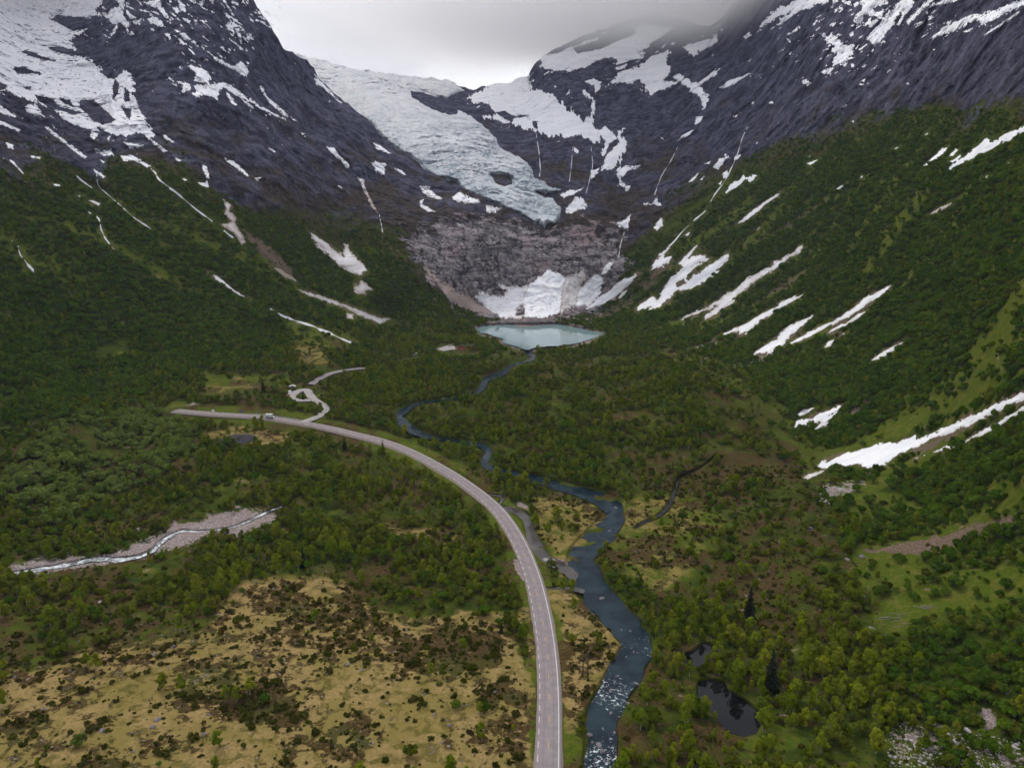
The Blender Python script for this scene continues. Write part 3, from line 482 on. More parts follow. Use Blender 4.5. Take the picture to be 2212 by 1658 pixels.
# ------------------------------------------------------------------ materials
class NT:
    def __init__(self, name, rough=0.9, spec=0.2):
        self.m = bpy.data.materials.new(name)
        self.m.use_nodes = True
        self.t = self.m.node_tree
        self.b = self.t.nodes['Principled BSDF']
        self.b.inputs['Roughness'].default_value = rough
        self.b.inputs['Specular IOR Level'].default_value = spec
        self.pos = None
    def n(self, t, **kw):
        n = self.t.nodes.new(t)
        for k, v in kw.items():
            setattr(n, k, v)
        return n
    def put(self, sock, v):
        if hasattr(v, 'links'):
            self.t.links.new(v, sock)
        elif isinstance(v, (tuple, list)) and sock.type == 'RGBA' and len(v) == 3:
            sock.default_value = (*v, 1)
        else:
            sock.default_value = v
    def P(self, sx=1, sy=1, sz=1):
        if self.pos is None:
            self.pos = self.n('ShaderNodeNewGeometry').outputs['Position']
        m = self.n('ShaderNodeVectorMath', operation='MULTIPLY')
        self.put(m.inputs[0], self.pos)
        m.inputs[1].default_value = (sx, sy, sz)
        return m.outputs[0]
    def noise(self, scale, detail=4, rough=.55, v=None, dist=0):
        n = self.n('ShaderNodeTexNoise')
        self.put(n.inputs['Vector'], v or self.P())
        n.inputs['Scale'].default_value = scale
        n.inputs['Detail'].default_value = detail
        n.inputs['Roughness'].default_value = rough
        n.inputs['Distortion'].default_value = dist
        return n.outputs['Fac']
    def vor(self, scale, v=None, feature='F1', out='Distance'):
        n = self.n('ShaderNodeTexVoronoi', feature=feature)
        self.put(n.inputs['Vector'], v or self.P())
        n.inputs['Scale'].default_value = scale
        return n.outputs[out]
    def math(self, op, a, b=0.0):
        n = self.n('ShaderNodeMath', operation=op)
        self.put(n.inputs[0], a); self.put(n.inputs[1], b)
        return n.outputs[0]
    def ss(self, x, a, b):
        n = self.n('ShaderNodeMapRange', interpolation_type='SMOOTHSTEP')
        self.put(n.inputs['Value'], x)
        n.inputs['From Min'].default_value = a
        n.inputs['From Max'].default_value = b
        return n.outputs['Result']
    def mix(self, f, a, b, blend='MIX'):
        n = self.n('ShaderNodeMix', data_type='RGBA', blend_type=blend)
        self.put(n.inputs['Factor'], f)
        self.put(n.inputs['A'] if False else n.inputs[6], a)
        self.put(n.inputs[7], b)
        return n.outputs[2]
    def attr(self, name, kind='GEOMETRY'):
        n = self.n('ShaderNodeAttribute', attribute_name=name, attribute_type=kind)
        return n
    def sep(self, name):
        a = self.attr(name)
        s = self.n('ShaderNodeSeparateColor')
        self.t.links.new(a.outputs['Color'], s.inputs[0])
        return s.outputs[0], s.outputs[1], s.outputs[2], a.outputs['Alpha']
    def bump(self, h, dist, strength=1.0):
        n = self.n('ShaderNodeBump')
        n.inputs['Strength'].default_value = strength
        n.inputs['Distance'].default_value = dist
        self.put(n.inputs['Height'], h)
        self.t.links.new(n.outputs[0], self.b.inputs['Normal'])
    def col(self, c):
        self.put(self.b.inputs['Base Color'], c)
        return self.m

def ground_mat():
    m = NT('ground', 1.0, .03)
    rock, dry, heath, gravel = m.sep('cover_one')
    mead, soil, pink, wet = m.sep('cover_two')
    n_mid = m.noise(.16, 5, .6)
    n_fine = m.noise(.9, 5, .65)
    n_tiny = m.noise(4.5, 3, .6)
    n_pat = m.noise(.055, 8, .66, None, .5)      # patch edges from ten metres down to a hand
    n_pat2 = m.noise(.23, 7, .68, m.P(1, 1, 1), .5)
    def brk(a, n, k=1.0, lo=.42, hi=.58):
        j = m.math('MULTIPLY', m.math('SUBTRACT', n, .5), k * 2)
        return m.ss(m.math('ADD', a, j), lo, hi)
    base = m.mix(m.ss(n_mid, .35, .68), (.020, .040, .004), (.058, .072, .008))
    base = m.mix(m.ss(n_fine, .5, .8), base, (.105, .094, .013))
    g = m.mix(m.ss(n_fine, .3, .72), (.040, .074, .005), (.088, .108, .011))
    g = m.mix(m.ss(n_pat2, .47, .64), g, (.118, .110, .019))
    c = m.mix(brk(mead, n_pat, 1.3, .32, .70), base, g)
    t = m.mix(m.ss(n_fine, .28, .72), (.190, .138, .050), (.315, .225, .094))
    t = m.mix(m.ss(n_pat, .44, .56), t, (.190, .150, .044))
    t = m.mix(m.ss(n_tiny, .5, .8), t, (.350, .255, .115))
    t = m.mix(m.math('MULTIPLY', m.ss(n_pat2, .47, .58), .85), t, (.105, .090, .020))
    c = m.mix(brk(dry, n_pat, 1.5, .30, .68), c, t)
    hb = m.mix(m.ss(n_fine, .35, .7), (.040, .028, .010), (.098, .066, .026))
    hb = m.mix(m.ss(n_pat, .5, .62), hb, (.060, .058, .016))
    c = m.mix(brk(heath, n_pat2, 1.7, .46, .56), c, hb)
    so = m.mix(m.ss(n_fine, .3, .7), (.085, .060, .042), (.185, .135, .100))
    c = m.mix(brk(soil, n_pat2, 1.4), c, so)
    # bare rock: steep joints, bands and lichen, plus relief light and shade put into colour
    rv = m.noise(.045, 9, .70, m.P(1, 1, .45), .9)
    wn_ = m.n('ShaderNodeTexNoise'); m.put(wn_.inputs['Vector'], m.P()); wn_.inputs['Scale'].default_value = .035; wn_.inputs['Detail'].default_value = 5
    ws_ = m.n('ShaderNodeVectorMath', operation='SCALE'); m.t.links.new(wn_.outputs['Color'], ws_.inputs[0]); ws_.inputs['Scale'].default_value = 34.0
    wa_ = m.n('ShaderNodeVectorMath', operation='ADD'); m.put(wa_.inputs[0], m.P(.45, 1, .45)); m.t.links.new(ws_.outputs[0], wa_.inputs[1])
    rg = m.noise(.085, 10, .78, wa_.outputs[0], .2)       # ribs and gullies down the fall line
    rl = m.noise(.20, 8, .76, m.P(.6, .8, 1.3), .3)       # broken ledges
    rk = m.mix(m.ss(rv, .40, .62), (.026, .027, .044), (.090, .091, .136))  # blue tint carries some distance haze painted into the rock colour
    rk = m.mix(m.math('MULTIPLY', m.ss(rg, .52, .60), .6), rk, (.155, .157, .210))  # pale ribs, dark gullies: relief light and shade painted into the colour
    rk = m.mix(m.math('MULTIPLY', m.ss(rg, .47, .40), .65), rk, (.016, .016, .024))
    rk = m.mix(m.math('MULTIPLY', m.ss(rl, .56, .66), .45), rk, (.20, .202, .255))
    rk = m.mix(m.math('MULTIPLY', m.ss(rl, .45, .36), .6), rk, (.017, .017, .025))
    sz_ = m.n('ShaderNodeSeparateXYZ'); m.put(sz_.inputs[0], m.P())
    brn = m.math('ADD', m.noise(.014, 8, .70, None, .4), m.math('MULTIPLY', m.math('SUBTRACT', 285.0, sz_.outputs[2]), .0011))
    rk = m.mix(m.math('MULTIPLY', m.ss(brn, .52, .66), .85), rk, m.mix(m.ss(rl, .4, .6), (.022, .019, .011), (.088, .064, .040)))
    c = m.mix(brk(rock, n_pat2, 1.2), c, rk)
    wv = m.n('ShaderNodeVectorMath', operation='ADD')
    m.put(wv.inputs[0], m.P(1, 1, .75))
    nw = m.n('ShaderNodeTexNoise'); m.put(nw.inputs['Vector'], m.P()); nw.inputs['Scale'].default_value = .06; nw.inputs['Detail'].default_value = 4
    sc_ = m.n('ShaderNodeVectorMath', operation='SCALE'); m.t.links.new(nw.outputs['Color'], sc_.inputs[0]); sc_.inputs['Scale'].default_value = 44.0
    m.t.links.new(sc_.outputs[0], wv.inputs[1])
    cr1 = m.vor(.036, wv.outputs[0], 'DISTANCE_TO_EDGE')
    cr2 = m.vor(.105, wv.outputs[0], 'DISTANCE_TO_EDGE')
    pr = m.mix(m.ss(m.noise(.09, 9, .74, m.P(1, 1, .8), .6), .36, .64), (.105, .096, .108), (.420, .375, .392))
    pr = m.mix(m.ss(m.noise(.013, 4), .50, .66), pr, (.370, .285, .285))
    pr = m.mix(m.ss(m.noise(.045, 6, .65, m.P(1, 1, .10), .3), .57, .70), pr, (.075, .068, .078))
    band = m.noise(.085, 7, .7, m.P(.30, .30, 1.9), .5)
    pr = m.mix(m.math('MULTIPLY', m.ss(band, .53, .60), .75), pr, (.055, .049, .056))
    pr = m.mix(m.math('MULTIPLY', m.ss(band, .47, .40), .55), pr, (.46, .40, .41))
    pr = m.mix(m.math('MULTIPLY', m.ss(cr1, .055, .0), .92), pr, (.018, .016, .02))
    pr = m.mix(m.math('MULTIPLY', m.ss(cr2, .05, .0), .5), pr, (.026, .023, .026))
    pr = m.mix(m.math('MULTIPLY', m.ss(m.noise(.03, 6, .7, m.P(1, 1, 2.2)), .60, .68), .8), pr, (.040, .044, .018))
    c = m.mix(brk(pink, n_pat, 1.3), c, pr)
    gv = m.mix(m.vor(1.4, out='Color'), (.13, .100, .095), (.36, .295, .280))
    gv = m.mix(m.ss(n_mid, .5, .7), gv, (.20, .155, .140))
    c = m.mix(brk(gravel, n_pat2, 1.5), c, gv)
    h = m.math('ADD', m.math('MULTIPLY', n_fine, .5), m.math('MULTIPLY', m.math('MULTIPLY', m.math('ADD', m.math('ADD', m.math('MULTIPLY', rv, .5), rg), m.math('MULTIPLY', rl, .6)), rock), 4.2))
    h = m.math('ADD', h, m.math('MULTIPLY', n_tiny, .12))
    h = m.math('ADD', h, m.math('MULTIPLY', m.math('MULTIPLY', m.ss(cr1, 0, .10), pink), 2.0))
    h = m.math('ADD', h, m.math('MULTIPLY', m.math('MULTIPLY', m.ss(cr2, 0, .10), pink), .9))
    m.bump(h, 1.0, .9)
    return m.col(c)
M_GROUND = ground_mat()

def snow_mat():
    m = NT('snow', .75, .2)
    d = m.attr('dirt').outputs['Fac']
    n1 = m.noise(.05, 7, .62, m.P(1, 1, .5), .5)
    n2 = m.noise(.5, 5, .65)
    n3 = m.noise(.11, 6, .68, m.P(.25, 1, .35), .4)
    f = m.ss(m.math('ADD', m.math('MULTIPLY', d, 1.25), m.math('MULTIPLY', m.math('SUBTRACT', n1, .5), .8)), .16, 1.0)
    cl_ = m.mix(m.ss(n3, .38, .66), (.72, .745, .80), (.89, .90, .92))
    c = m.mix(f, cl_, (.34, .275, .240))
    grime = m.math('MULTIPLY', m.ss(n3, .52, .70), m.math('MINIMUM', m.math('ADD', m.math('MULTIPLY', d, 1.2), .05), .8))
    c = m.mix(grime, c, (.21, .17, .15))
    c = m.mix(m.math('MULTIPLY', m.ss(n2, .6, .78), m.math('MINIMUM', m.math('MULTIPLY', d, .9), .7)), c, (.13, .10, .09))
    m.bump(m.math('ADD', n1, m.math('MULTIPLY', n2, .15)), 1.2, .28)
    return m.col(c)
M_SNOW = snow_mat()

def ice_mat():
    m = NT('glacier_ice', .6, .3)
    dp = m.attr('depth').outputs['Fac']
    n1 = m.noise(.05, 8, .70, m.P(1, 1, 1), .8)
    n2 = m.noise(.20, 7, .72, None, .5)
    n3 = m.noise(.018, 4, .6)
    c = m.mix(m.ss(n1, .38, .64), (.73, .775, .82), (.87, .88, .90))
    dk = m.ss(m.math('ADD', dp, m.math('MULTIPLY', m.math('SUBTRACT', n2, .5), 1.1)), .46, .86)
    c = m.mix(m.math('MULTIPLY', dk, .95), c, (.225, .335, .420))  # blue of deep ice, darkened so crevasse shade sits in the colour
    c = m.mix(m.math('MULTIPLY', m.ss(m.math('ADD', m.attr('blue').outputs['Fac'], m.math('MULTIPLY', m.math('SUBTRACT', n3, .5), 1.2)), .45, .8), .26), c, (.42, .60, .66))
    c = m.mix(m.math('MULTIPLY', m.ss(n2, .58, .72), .55), c, (.30, .335, .38))
    wn_ = m.n('ShaderNodeTexNoise'); m.put(wn_.inputs['Vector'], m.P()); wn_.inputs['Scale'].default_value = .03; wn_.inputs['Detail'].default_value = 5
    ws_ = m.n('ShaderNodeVectorMath', operation='SCALE'); m.t.links.new(wn_.outputs['Color'], ws_.inputs[0]); ws_.inputs['Scale'].default_value = 70.0
    wa_ = m.n('ShaderNodeVectorMath', operation='ADD'); m.put(wa_.inputs[0], m.P(.55, 1.0, .9)); m.t.links.new(ws_.outputs[0], wa_.inputs[1])
    k1 = m.ss(m.vor(.055, wa_.outputs[0], 'DISTANCE_TO_EDGE'), .10, .0)
    k2 = m.ss(m.vor(.13, wa_.outputs[0], 'DISTANCE_TO_EDGE'), .10, .0)
    pat = m.ss(n3, .40, .60)
    kk = m.math('MAXIMUM', m.math('MULTIPLY', k1, m.math('ADD', m.math('MULTIPLY', pat, .6), .25)), m.math('MULTIPLY', k2, m.math('ADD', m.math('MULTIPLY', pat, .55), .1)))
    kk = m.math('MULTIPLY', kk, m.math('SUBTRACT', 1.0, m.math('MULTIPLY', m.attr('firn').outputs['Fac'], .65)))
    c = m.mix(kk, c, (.17, .28, .37))
    c = m.mix(m.math('MULTIPLY', m.attr('firn').outputs['Fac'], m.ss(n1, .42, .60)), c, (.86, .87, .89))
    n2 = m.math('SUBTRACT', n2, m.math('MULTIPLY', kk, .8))
    m.bump(m.math('ADD', m.math('MULTIPLY', n1, 2.0), n2), 5.0, .8)
    return m.col(c)
M_ICE = ice_mat()

def water_mat(name, deep, shal, foam=0.0, rough=.08, bumpd=.08, fscale=.5, wscale=.8):
    m = NT(name, rough, .5)
    m.b.inputs['IOR'].default_value = 1.33
    if name == 'pond_water': m.b.inputs['Specular IOR Level'].default_value = .25
    if foam and name == 'river_water': m.b.inputs['Specular IOR Level'].default_value = .2
    n1 = m.noise(.09, 4, .6)
    c = m.mix(m.ss(n1, .4, .68), deep, shal)
    h = m.noise(wscale, 5, .65, None, .4)
    if foam:
        f = m.math('MULTIPLY', m.ss(m.math('ADD', m.noise(fscale, 6, .72, None, .8), m.math('MULTIPLY', m.attr('rapid').outputs['Fac'], foam)), .86, 1.0), 1.0)
        c = m.mix(f, c, (.74, .80, .83))
        m.put(m.b.inputs['Roughness'], m.math('ADD', m.math('MULTIPLY', f, .6), rough))
    m.bump(h, bumpd, 1.0)
    return m.col(c)
M_RIVER = water_mat('river_water', (.005, .014, .022), (.016, .034, .044), .42, .08, .14, .75, .9)
M_BRAID = water_mat('white_water', (.05, .055, .063), (.26, .285, .31), .585, .3, .5, .42, .9)
M_LAKE = water_mat('lake_water', (.185, .285, .295), (.215, .315, .325), 0, .06, .03, .5, .25)
M_POND = water_mat('pond_water', (.004, .005, .006), (.007, .008, .008), 0, .03, .01, .5, .5)
M_TRIB = water_mat('shallow_water', (.050, .045, .042), (.085, .076, .070), 0, .12, .06, .5, .8)
M_FALL = NT('falling_water', .5, .4)
M_FALL = M_FALL.col(M_FALL.mix(M_FALL.noise(.5, 5, .7), (.34, .36, .40), (.80, .82, .86)))

def asphalt_mat(name, a, b):
    m = NT(name, .85, .25)
    c = m.mix(m.ss(m.noise(.35, 6, .6), .3, .7), a, b)
    c = m.mix(m.math('MULTIPLY', m.ss(m.noise(6, 3, .6), .5, .7), .4), c, (.10, .09, .095))
    x = m.attr('across').outputs['Fac']
    rut = m.math('ABSOLUTE', m.math('SUBTRACT', m.math('ABSOLUTE', x), .42))
    c = m.mix(m.math('MULTIPLY', m.ss(rut, .16, .02), .35), c, (.150, .138, .150))
    m.bump(m.noise(8, 2), .02, .5)
    return m.col(c)
M_ASPHALT = asphalt_mat('asphalt', (.205, .178, .185), (.265, .232, .238))
M_SIDEROAD = asphalt_mat('pale_gravel_road', (.30, .275, .270), (.40, .370, .360))
def plain(name, c, rough=.7, spec=.3, metal=0.0, var=.15, scale=1.2):
    m = NT(name, rough, spec)
    m.b.inputs['Metallic'].default_value = metal
    k = m.mix(m.noise(scale, 4, .6), tuple(v * (1 - var) for v in c), tuple(min(1, v * (1 + var)) for v in c))
    return m.col(k)
M_WHITE = plain('white_road_paint', (.66, .65, .66), .7, .2, 0, .25, 1.5)
M_YELLOW = plain('yellow_road_paint', (.60, .36, .08), .7, .2, 0, .25, 1.5)
M_STEEL = plain('galvanised_steel', (.42, .43, .45), .45, .5, .7)
M_BOULDER = plain('boulder_stone', (.17, .155, .165), .9, .2, 0, .55, .8)
M_PALESTONE = plain('pale_boulder_stone', (.36, .335, .33), .9, .2, 0, .35, .8)
M_WOOD = plain('tarred_wood', (.055, .042, .035), .85, .2)
M_DEAD = plain('dead_wood', (.22, .195, .175), .9, .15, 0, .4, 2.0)
M_BARK = plain('birch_bark', (.34, .31, .28), .85, .2, 0, .45, 3.0)
M_DARKBARK = plain('dark_bark', (.075, .058, .045), .9, .15, 0, .4, 3.0)

def leaf_mat(name, a, b, c, trans=.28):
    m = NT(name, 1.0, .03)
    o = m.n('ShaderNodeObjectInfo')
    big = m.n('ShaderNodeTexNoise')
    big.inputs['Scale'].default_value = .022
    big.inputs['Detail'].default_value = 3
    m.t.links.new(o.outputs['Location'], big.inputs['Vector'])
    k = m.mix(m.ss(big.outputs['Fac'], .36, .64), a, b)
    k = m.mix(m.math('MULTIPLY', m.math('POWER', o.outputs['Random'], 2.0), .75), k, c)
    geo = m.n('ShaderNodeNewGeometry')
    k = m.mix(m.math('MULTIPLY', geo.outputs['Random Per Island'], .5), k, tuple(x * .5 for x in a))
    fr = m.math('FRACT', m.math('MULTIPLY', o.outputs['Random'], 17.3))
    k = m.mix(m.math('MULTIPLY', m.ss(fr, .62, 1.0), .7), k, tuple(x * .42 for x in a))
    m.col(k)
    tr = m.n('ShaderNodeBsdfTranslucent')
    m.put(tr.inputs['Color'], k)
    ms = m.n('ShaderNodeMixShader')
    ms.inputs['Fac'].default_value = trans
    out = m.t.nodes['Material Output']
    m.t.links.new(m.b.outputs[0], ms.inputs[1])
    m.t.links.new(tr.outputs[0], ms.inputs[2])
    m.t.links.new(ms.outputs[0], out.inputs['Surface'])
    return m.m
L_BIRCH = leaf_mat('birch_leaves', (.140, .205, .007), (.215, .265, .011), (.300, .300, .021), .45)
L_ALDER = leaf_mat('alder_leaves', (.060, .132, .007), (.100, .182, .010), (.165, .235, .017), .44)
L_WILLOW = leaf_mat('willow_leaves', (.150, .225, .034), (.190, .255, .046), (.230, .285, .070), .42)
L_DARK = leaf_mat('dull_scrub_leaves', (.080, .122, .007), (.124, .148, .011), (.175, .160, .020), .42)
L_SPRUCE = leaf_mat('spruce_needles', (.009, .016, .008), (.013, .020, .010), (.020, .028, .014), .1)
L_HEATH = leaf_mat('heather_twigs', (.050, .056, .005), (.072, .052, .010), (.080, .105, .008), .2)

# ------------------------------------------------------------------ object helpers
def tag(o, label=None, cat=None, group=None, kind=None):
    if label: o['label'] = label
    if cat: o['category'] = cat
    if group: o['group'] = group
    if kind: o['kind'] = kind
    return o
def mesh_np(name, verts, faces, mat, smooth=True, attrs=None):
    """mesh from arrays; faces is (n, 3) or (n, 4)"""
    me = bpy.data.meshes.new(name)
    verts = np.asarray(verts, np.float32)
    faces = np.asarray(faces, np.int32)
    k = faces.shape[1]
    me.vertices.add(len(verts)); me.vertices.foreach_set('co', verts.ravel())
    me.loops.add(faces.size); me.loops.foreach_set('vertex_index', faces.ravel())
    me.polygons.add(len(faces)); me.polygons.foreach_set('loop_start', np.arange(0, faces.size, k, dtype=np.int32))
    me.polygons.foreach_set('use_smooth', np.full(len(faces), smooth))
    me.update(calc_edges=True)
    if mat: me.materials.append(mat)
    for n, a in (attrs or {}).items():
        a = np.asarray(a, np.float32)
        if a.ndim == 2:
            me.attributes.new(n, 'FLOAT_COLOR', 'POINT').data.foreach_set('color', a.ravel())
        else:
            me.attributes.new(n, 'FLOAT', 'POINT').data.foreach_set('value', a)
    return me
def link(name, data, parent=None, loc=None, rz=0.0):
    o = bpy.data.objects.new(name, data)
    COL.objects.link(o)
    if parent: o.parent = parent
    if loc is not None: o.location = tuple(float(v) for v in loc)
    if rz: o.rotation_euler = (0, 0, rz)
    return o

class MB:
    """collects boxes, prisms and tubes into one mesh"""
    def __init__(self):
        self.v, self.f = [], []
    def poly(self, vs, fs):
        b = len(self.v)
        self.v += [tuple(map(float, p)) for p in vs]
        self.f += [tuple(b + i for i in f) for f in fs]
        return self
    def box(self, c, s, taper=1.0):
        (x, y, z), (a, b, h) = c, (s[0] / 2, s[1] / 2, s[2] / 2)
        vs = [(x - a, y - b, z - h), (x + a, y - b, z - h), (x + a, y + b, z - h), (x - a, y + b, z - h)]
        vs += [(x + (p[0] - x) * taper, y + (p[1] - y) * taper, z + h) for p in vs]
        return self.poly(vs, [(3, 2, 1, 0), (4, 5, 6, 7), (0, 1, 5, 4), (1, 2, 6, 5), (2, 3, 7, 6), (3, 0, 4, 7)])
    def prism(self, outline, y0, y1):
        """outline in x,z extruded along y"""
        n = len(outline)
        vs = [(x, y0, z) for x, z in outline] + [(x, y1, z) for x, z in outline]
        fs = [tuple(range(n)), tuple(range(2 * n - 1, n - 1, -1))] + [((i + 1) % n, i, n + i, n + (i + 1) % n) for i in range(n)]
        return self.poly(vs, fs)
    def tube(self, pts, rad, n=6):
        pts = [Vector(p) for p in pts]
        vs, fs = [], []
        for i, p in enumerate(pts):
            d = (pts[min(i + 1, len(pts) - 1)] - pts[max(i - 1, 0)]).normalized()
            q = d.to_track_quat('Z', 'Y')
            r = rad[i] if isinstance(rad, (list, tuple)) else rad
            for k in range(n):
                a = 2 * math.pi * k / n
                vs.append(p + q @ Vector((r * math.cos(a), r * math.sin(a), 0)))
        for i in range(len(pts) - 1):
            for k in range(n):
                a, b = i * n + k, i * n + (k + 1) % n
                fs.append((a, b, b + n, a + n))
        fs.append(tuple(range(n - 1, -1, -1)))
        fs.append(tuple((len(pts) - 1) * n + k for k in range(n)))
        return self.poly(vs, fs)
    def mesh(self, name, mat, smooth=False):
        me = bpy.data.meshes.new(name)
        me.from_pydata(self.v, [], self.f)
        me.materials.append(mat)
        if smooth:
            me.polygons.foreach_set('use_smooth', np.ones(len(me.polygons), bool))
        me.update()
        return me
    def obj(self, name, mat, parent=None, smooth=False, **kw):
        return link(name, self.mesh(name, mat, smooth), parent, **kw)
# ------------------------------------------------------------------ region masks
R_floor = np.clip(sdf(FLOOR, GX, GY), -80, 80)
R_snow, R_water, R_road, R_gravel = ras(), ras(), ras(), ras()
SNOWP = []
R_snowblk = ras()
for tl, dirt, lab, s, holes in SNOW:
    poly, hs = V(tl, s), [V(tl, h) for h in holes]
    SNOWP.append((poly, hs, dirt, lab))
    stamp(R_snow, poly, 4, grow=2)
    stamp(R_snowblk, [(a_ + (3 if a_ < 1100 else -1), b_ + 5) for a_, b_ in poly], 4, grow=5 if np.mean([q[1] for q in poly]) > 430 else 1)
def ribbon_poly(path):
    c = catmull(path, 6)
    t = np.gradient(c[:, :2], axis=0)
    t /= np.linalg.norm(t, axis=1)[:, None] + 1e-9
    nrm = np.stack([-t[:, 1], t[:, 0]], 1)
    h = c[:, 2:3] / 2
    return [tuple(p) for p in np.vstack([c[:, :2] + nrm * h, (c[:, :2] - nrm * h)[::-1]])]
def ribbon_stamp(R, path, grow=0.0, soft=2.0):
    c = catmull(path, 6)
    for a, b in zip(c[:-1], c[1:]):
        stroke(R, [a[:2], b[:2]], (a[2] + b[2]) / 4 + grow, soft)
R_rivonly = ras()
ribbon_stamp(R_rivonly, RIVER, 0, 2)
ribbon_stamp(R_water, RIVER, 1, 2.5)
ribbon_stamp(R_water, TRIB, 1, 2)
ribbon_stamp(R_water, CREEK, .5, 2)
ribbon_stamp(R_water, CREEK2, .5, 2)
for p in (POND1, POND2): stamp(R_water, p, 3, grow=1)
stamp(R_water, LAKE, 3, grow=1)
ribbon_stamp(R_water, BRAIDW, 0, 2)
stamp(R_gravel, BRAID, 13, .95, rag=8)
for b in BARS: stamp(R_gravel, b, 3)
stamp(R_gravel, LAKE, 4, .75, 3, 5)
stamp(R_gravel, V('5', '1010,440 1130,425 1330,425 1380,440 1330,468 1050,472'), 5, .8, 6)
stamp(R_gravel, V('6', '200,615 340,568 440,565 420,585 260,622'), 4, .9, 4)
stamp(R_gravel, V('6', '500,740 600,690 690,640 720,640 640,700 560,740'), 4, .8, 4)
stamp(R_gravel, V('9', '1390,1400 1500,1340 1750,1370 1900,1400 2250,1480 2250,1700 1400,1700'), 24, .36, 20)
stamp(R_gravel, V('9', '1930,1290 2010,1300 2080,1400 1960,1430'), 4, .8, 6)
stamp(R_gravel, V('6', '1010,1460 1190,1410 1250,1420 1050,1530'), 5, .6, 6)
stamp(R_gravel, LAYBY, 2)
road_c = catmull(ROAD, 10)
R_roadside = ras()
def road_half(p):
    Y = TA(np.array([p[0]]), np.array([p[1]]))[0]
    return 3.6 / Y * FV
for a, b in zip(road_c[:-1], road_c[1:]):
    stroke(R_road, [a, b], road_half(a) * (1.0 if a[1] > 1000 else .75), 1.5)
    stroke(R_roadside, [a, b], road_half(a) * 1.75, 1.5)
for path in (SIDE, TRACK):
    c = catmull(path, 4)
    for a, b in zip(c[:-1], c[1:]):
        stroke(R_road, [a, b], 3.0, 1.5)
for pk in (PARK, FARPARK): stamp(R_road, pk, 2)
R_dry, R_mead, R_heath, R_soil, R_bare, R_pale, R_thin = ras(), ras(), ras(), ras(), ras(), ras(), ras()
for poly, hs, dirt, lab in SNOWP:
    cy_ = np.mean([q[1] for q in poly])
    if cy_ > 430:
        stamp(R_soil, poly, 9, .62, 9, 3)
TAN = [P('-100,1700 -100,1480 60,1440 180,1400 300,1390 430,1375 520,1255 640,1240 740,1250 830,1295 900,1345 1000,1325 1080,1335 1120,1400 1150,1480 1152,1700'),
       P('1190,1272 1250,1277 1300,1330 1335,1385 1330,1440 1270,1530 1235,1570 1215,1480 1210,1380')]
for p in TAN:
    stamp(R_dry, p, 22, 1, 34); stamp(R_bare, p, 16, .97, 24)
for s, a in [('1150,1075 1200,1062 1285,1085 1302,1130 1262,1178 1195,1195 1160,1150', .62), ('1310,1115 1350,1085 1480,1062 1560,1130 1500,1230 1430,1290 1330,1225', .46),
             ('1310,905 1340,888 1372,886 1365,903 1325,912', .9), ('765,870 800,872 838,882 800,896', .9), ('430,932 520,922 625,938 640,955 560,962 450,952', .9), ('700,860 740,862 730,880', .8),
             ('1260,860 1310,845 1330,860 1280,872', .5), ('830,1130 960,1140 1010,1160 960,1185 840,1160', .65), ('1185,1190 1225,1195 1262,1240 1265,1268 1200,1265', .6), ('1090,1075 1150,1105 1130,1112 1085,1090', .4),
             ('620,735 700,745 715,785 690,800 640,780', .5), ('440,830 520,815 560,835 480,850', .7), ('1125,1260 1150,1330 1155,1420 1130,1400 1118,1300', .6)]:
    stamp(R_dry, P(s), 10, a, 12); stamp(R_bare, P(s), 8, .9, 10)
stamp(R_mead, P('-80,1420 160,1390 420,1400 380,1480 250,1600 120,1680 -80,1680'), 30, .8, 30)
for s in ['600,690 700,700 790,735 760,760 640,745', '430,800 620,810 700,830 600,850 440,855', '1620,830 1700,880 1740,960 1700,990 1640,900 1560,840 1420,760 1600,780', '1790,965 2010,880 2212,790 2212,830 2000,920 1880,965 1790,1000',
          '1840,1200 1960,1170 2000,1200 1960,1270 1880,1310 1840,1270', '1700,950 1760,960 1790,1020 1750,1050 1850,1130 1990,1100 1900,1050 1760,1060', '1850,1340 1960,1290 1990,1330 1900,1380', '640,960 660,985 640,1010 600,1030 640,1000',
          '1300,1110 1350,1080 1500,1050 1580,1130 1510,1240 1430,1300 1330,1235', '1140,1070 1200,1055 1295,1080 1310,1130 1262,1190 1190,1205 1150,1150', '1080,1110 1130,1180 1160,1240 1140,1250 1070,1130', '1190,1280 1212,1400 1222,1658 1260,1658 1240,1560 1215,1420', '1100,1330 1150,1480 1152,1658 1120,1658 1110,1480', '2160,1060 2260,1020 2260,1060 2180,1090', '1540,1580 1700,1560 1760,1600 1620,1640']:
    stamp(R_mead, P(s), 18, .85, 22); stamp(R_bare, P(s), 14, .85, 20)
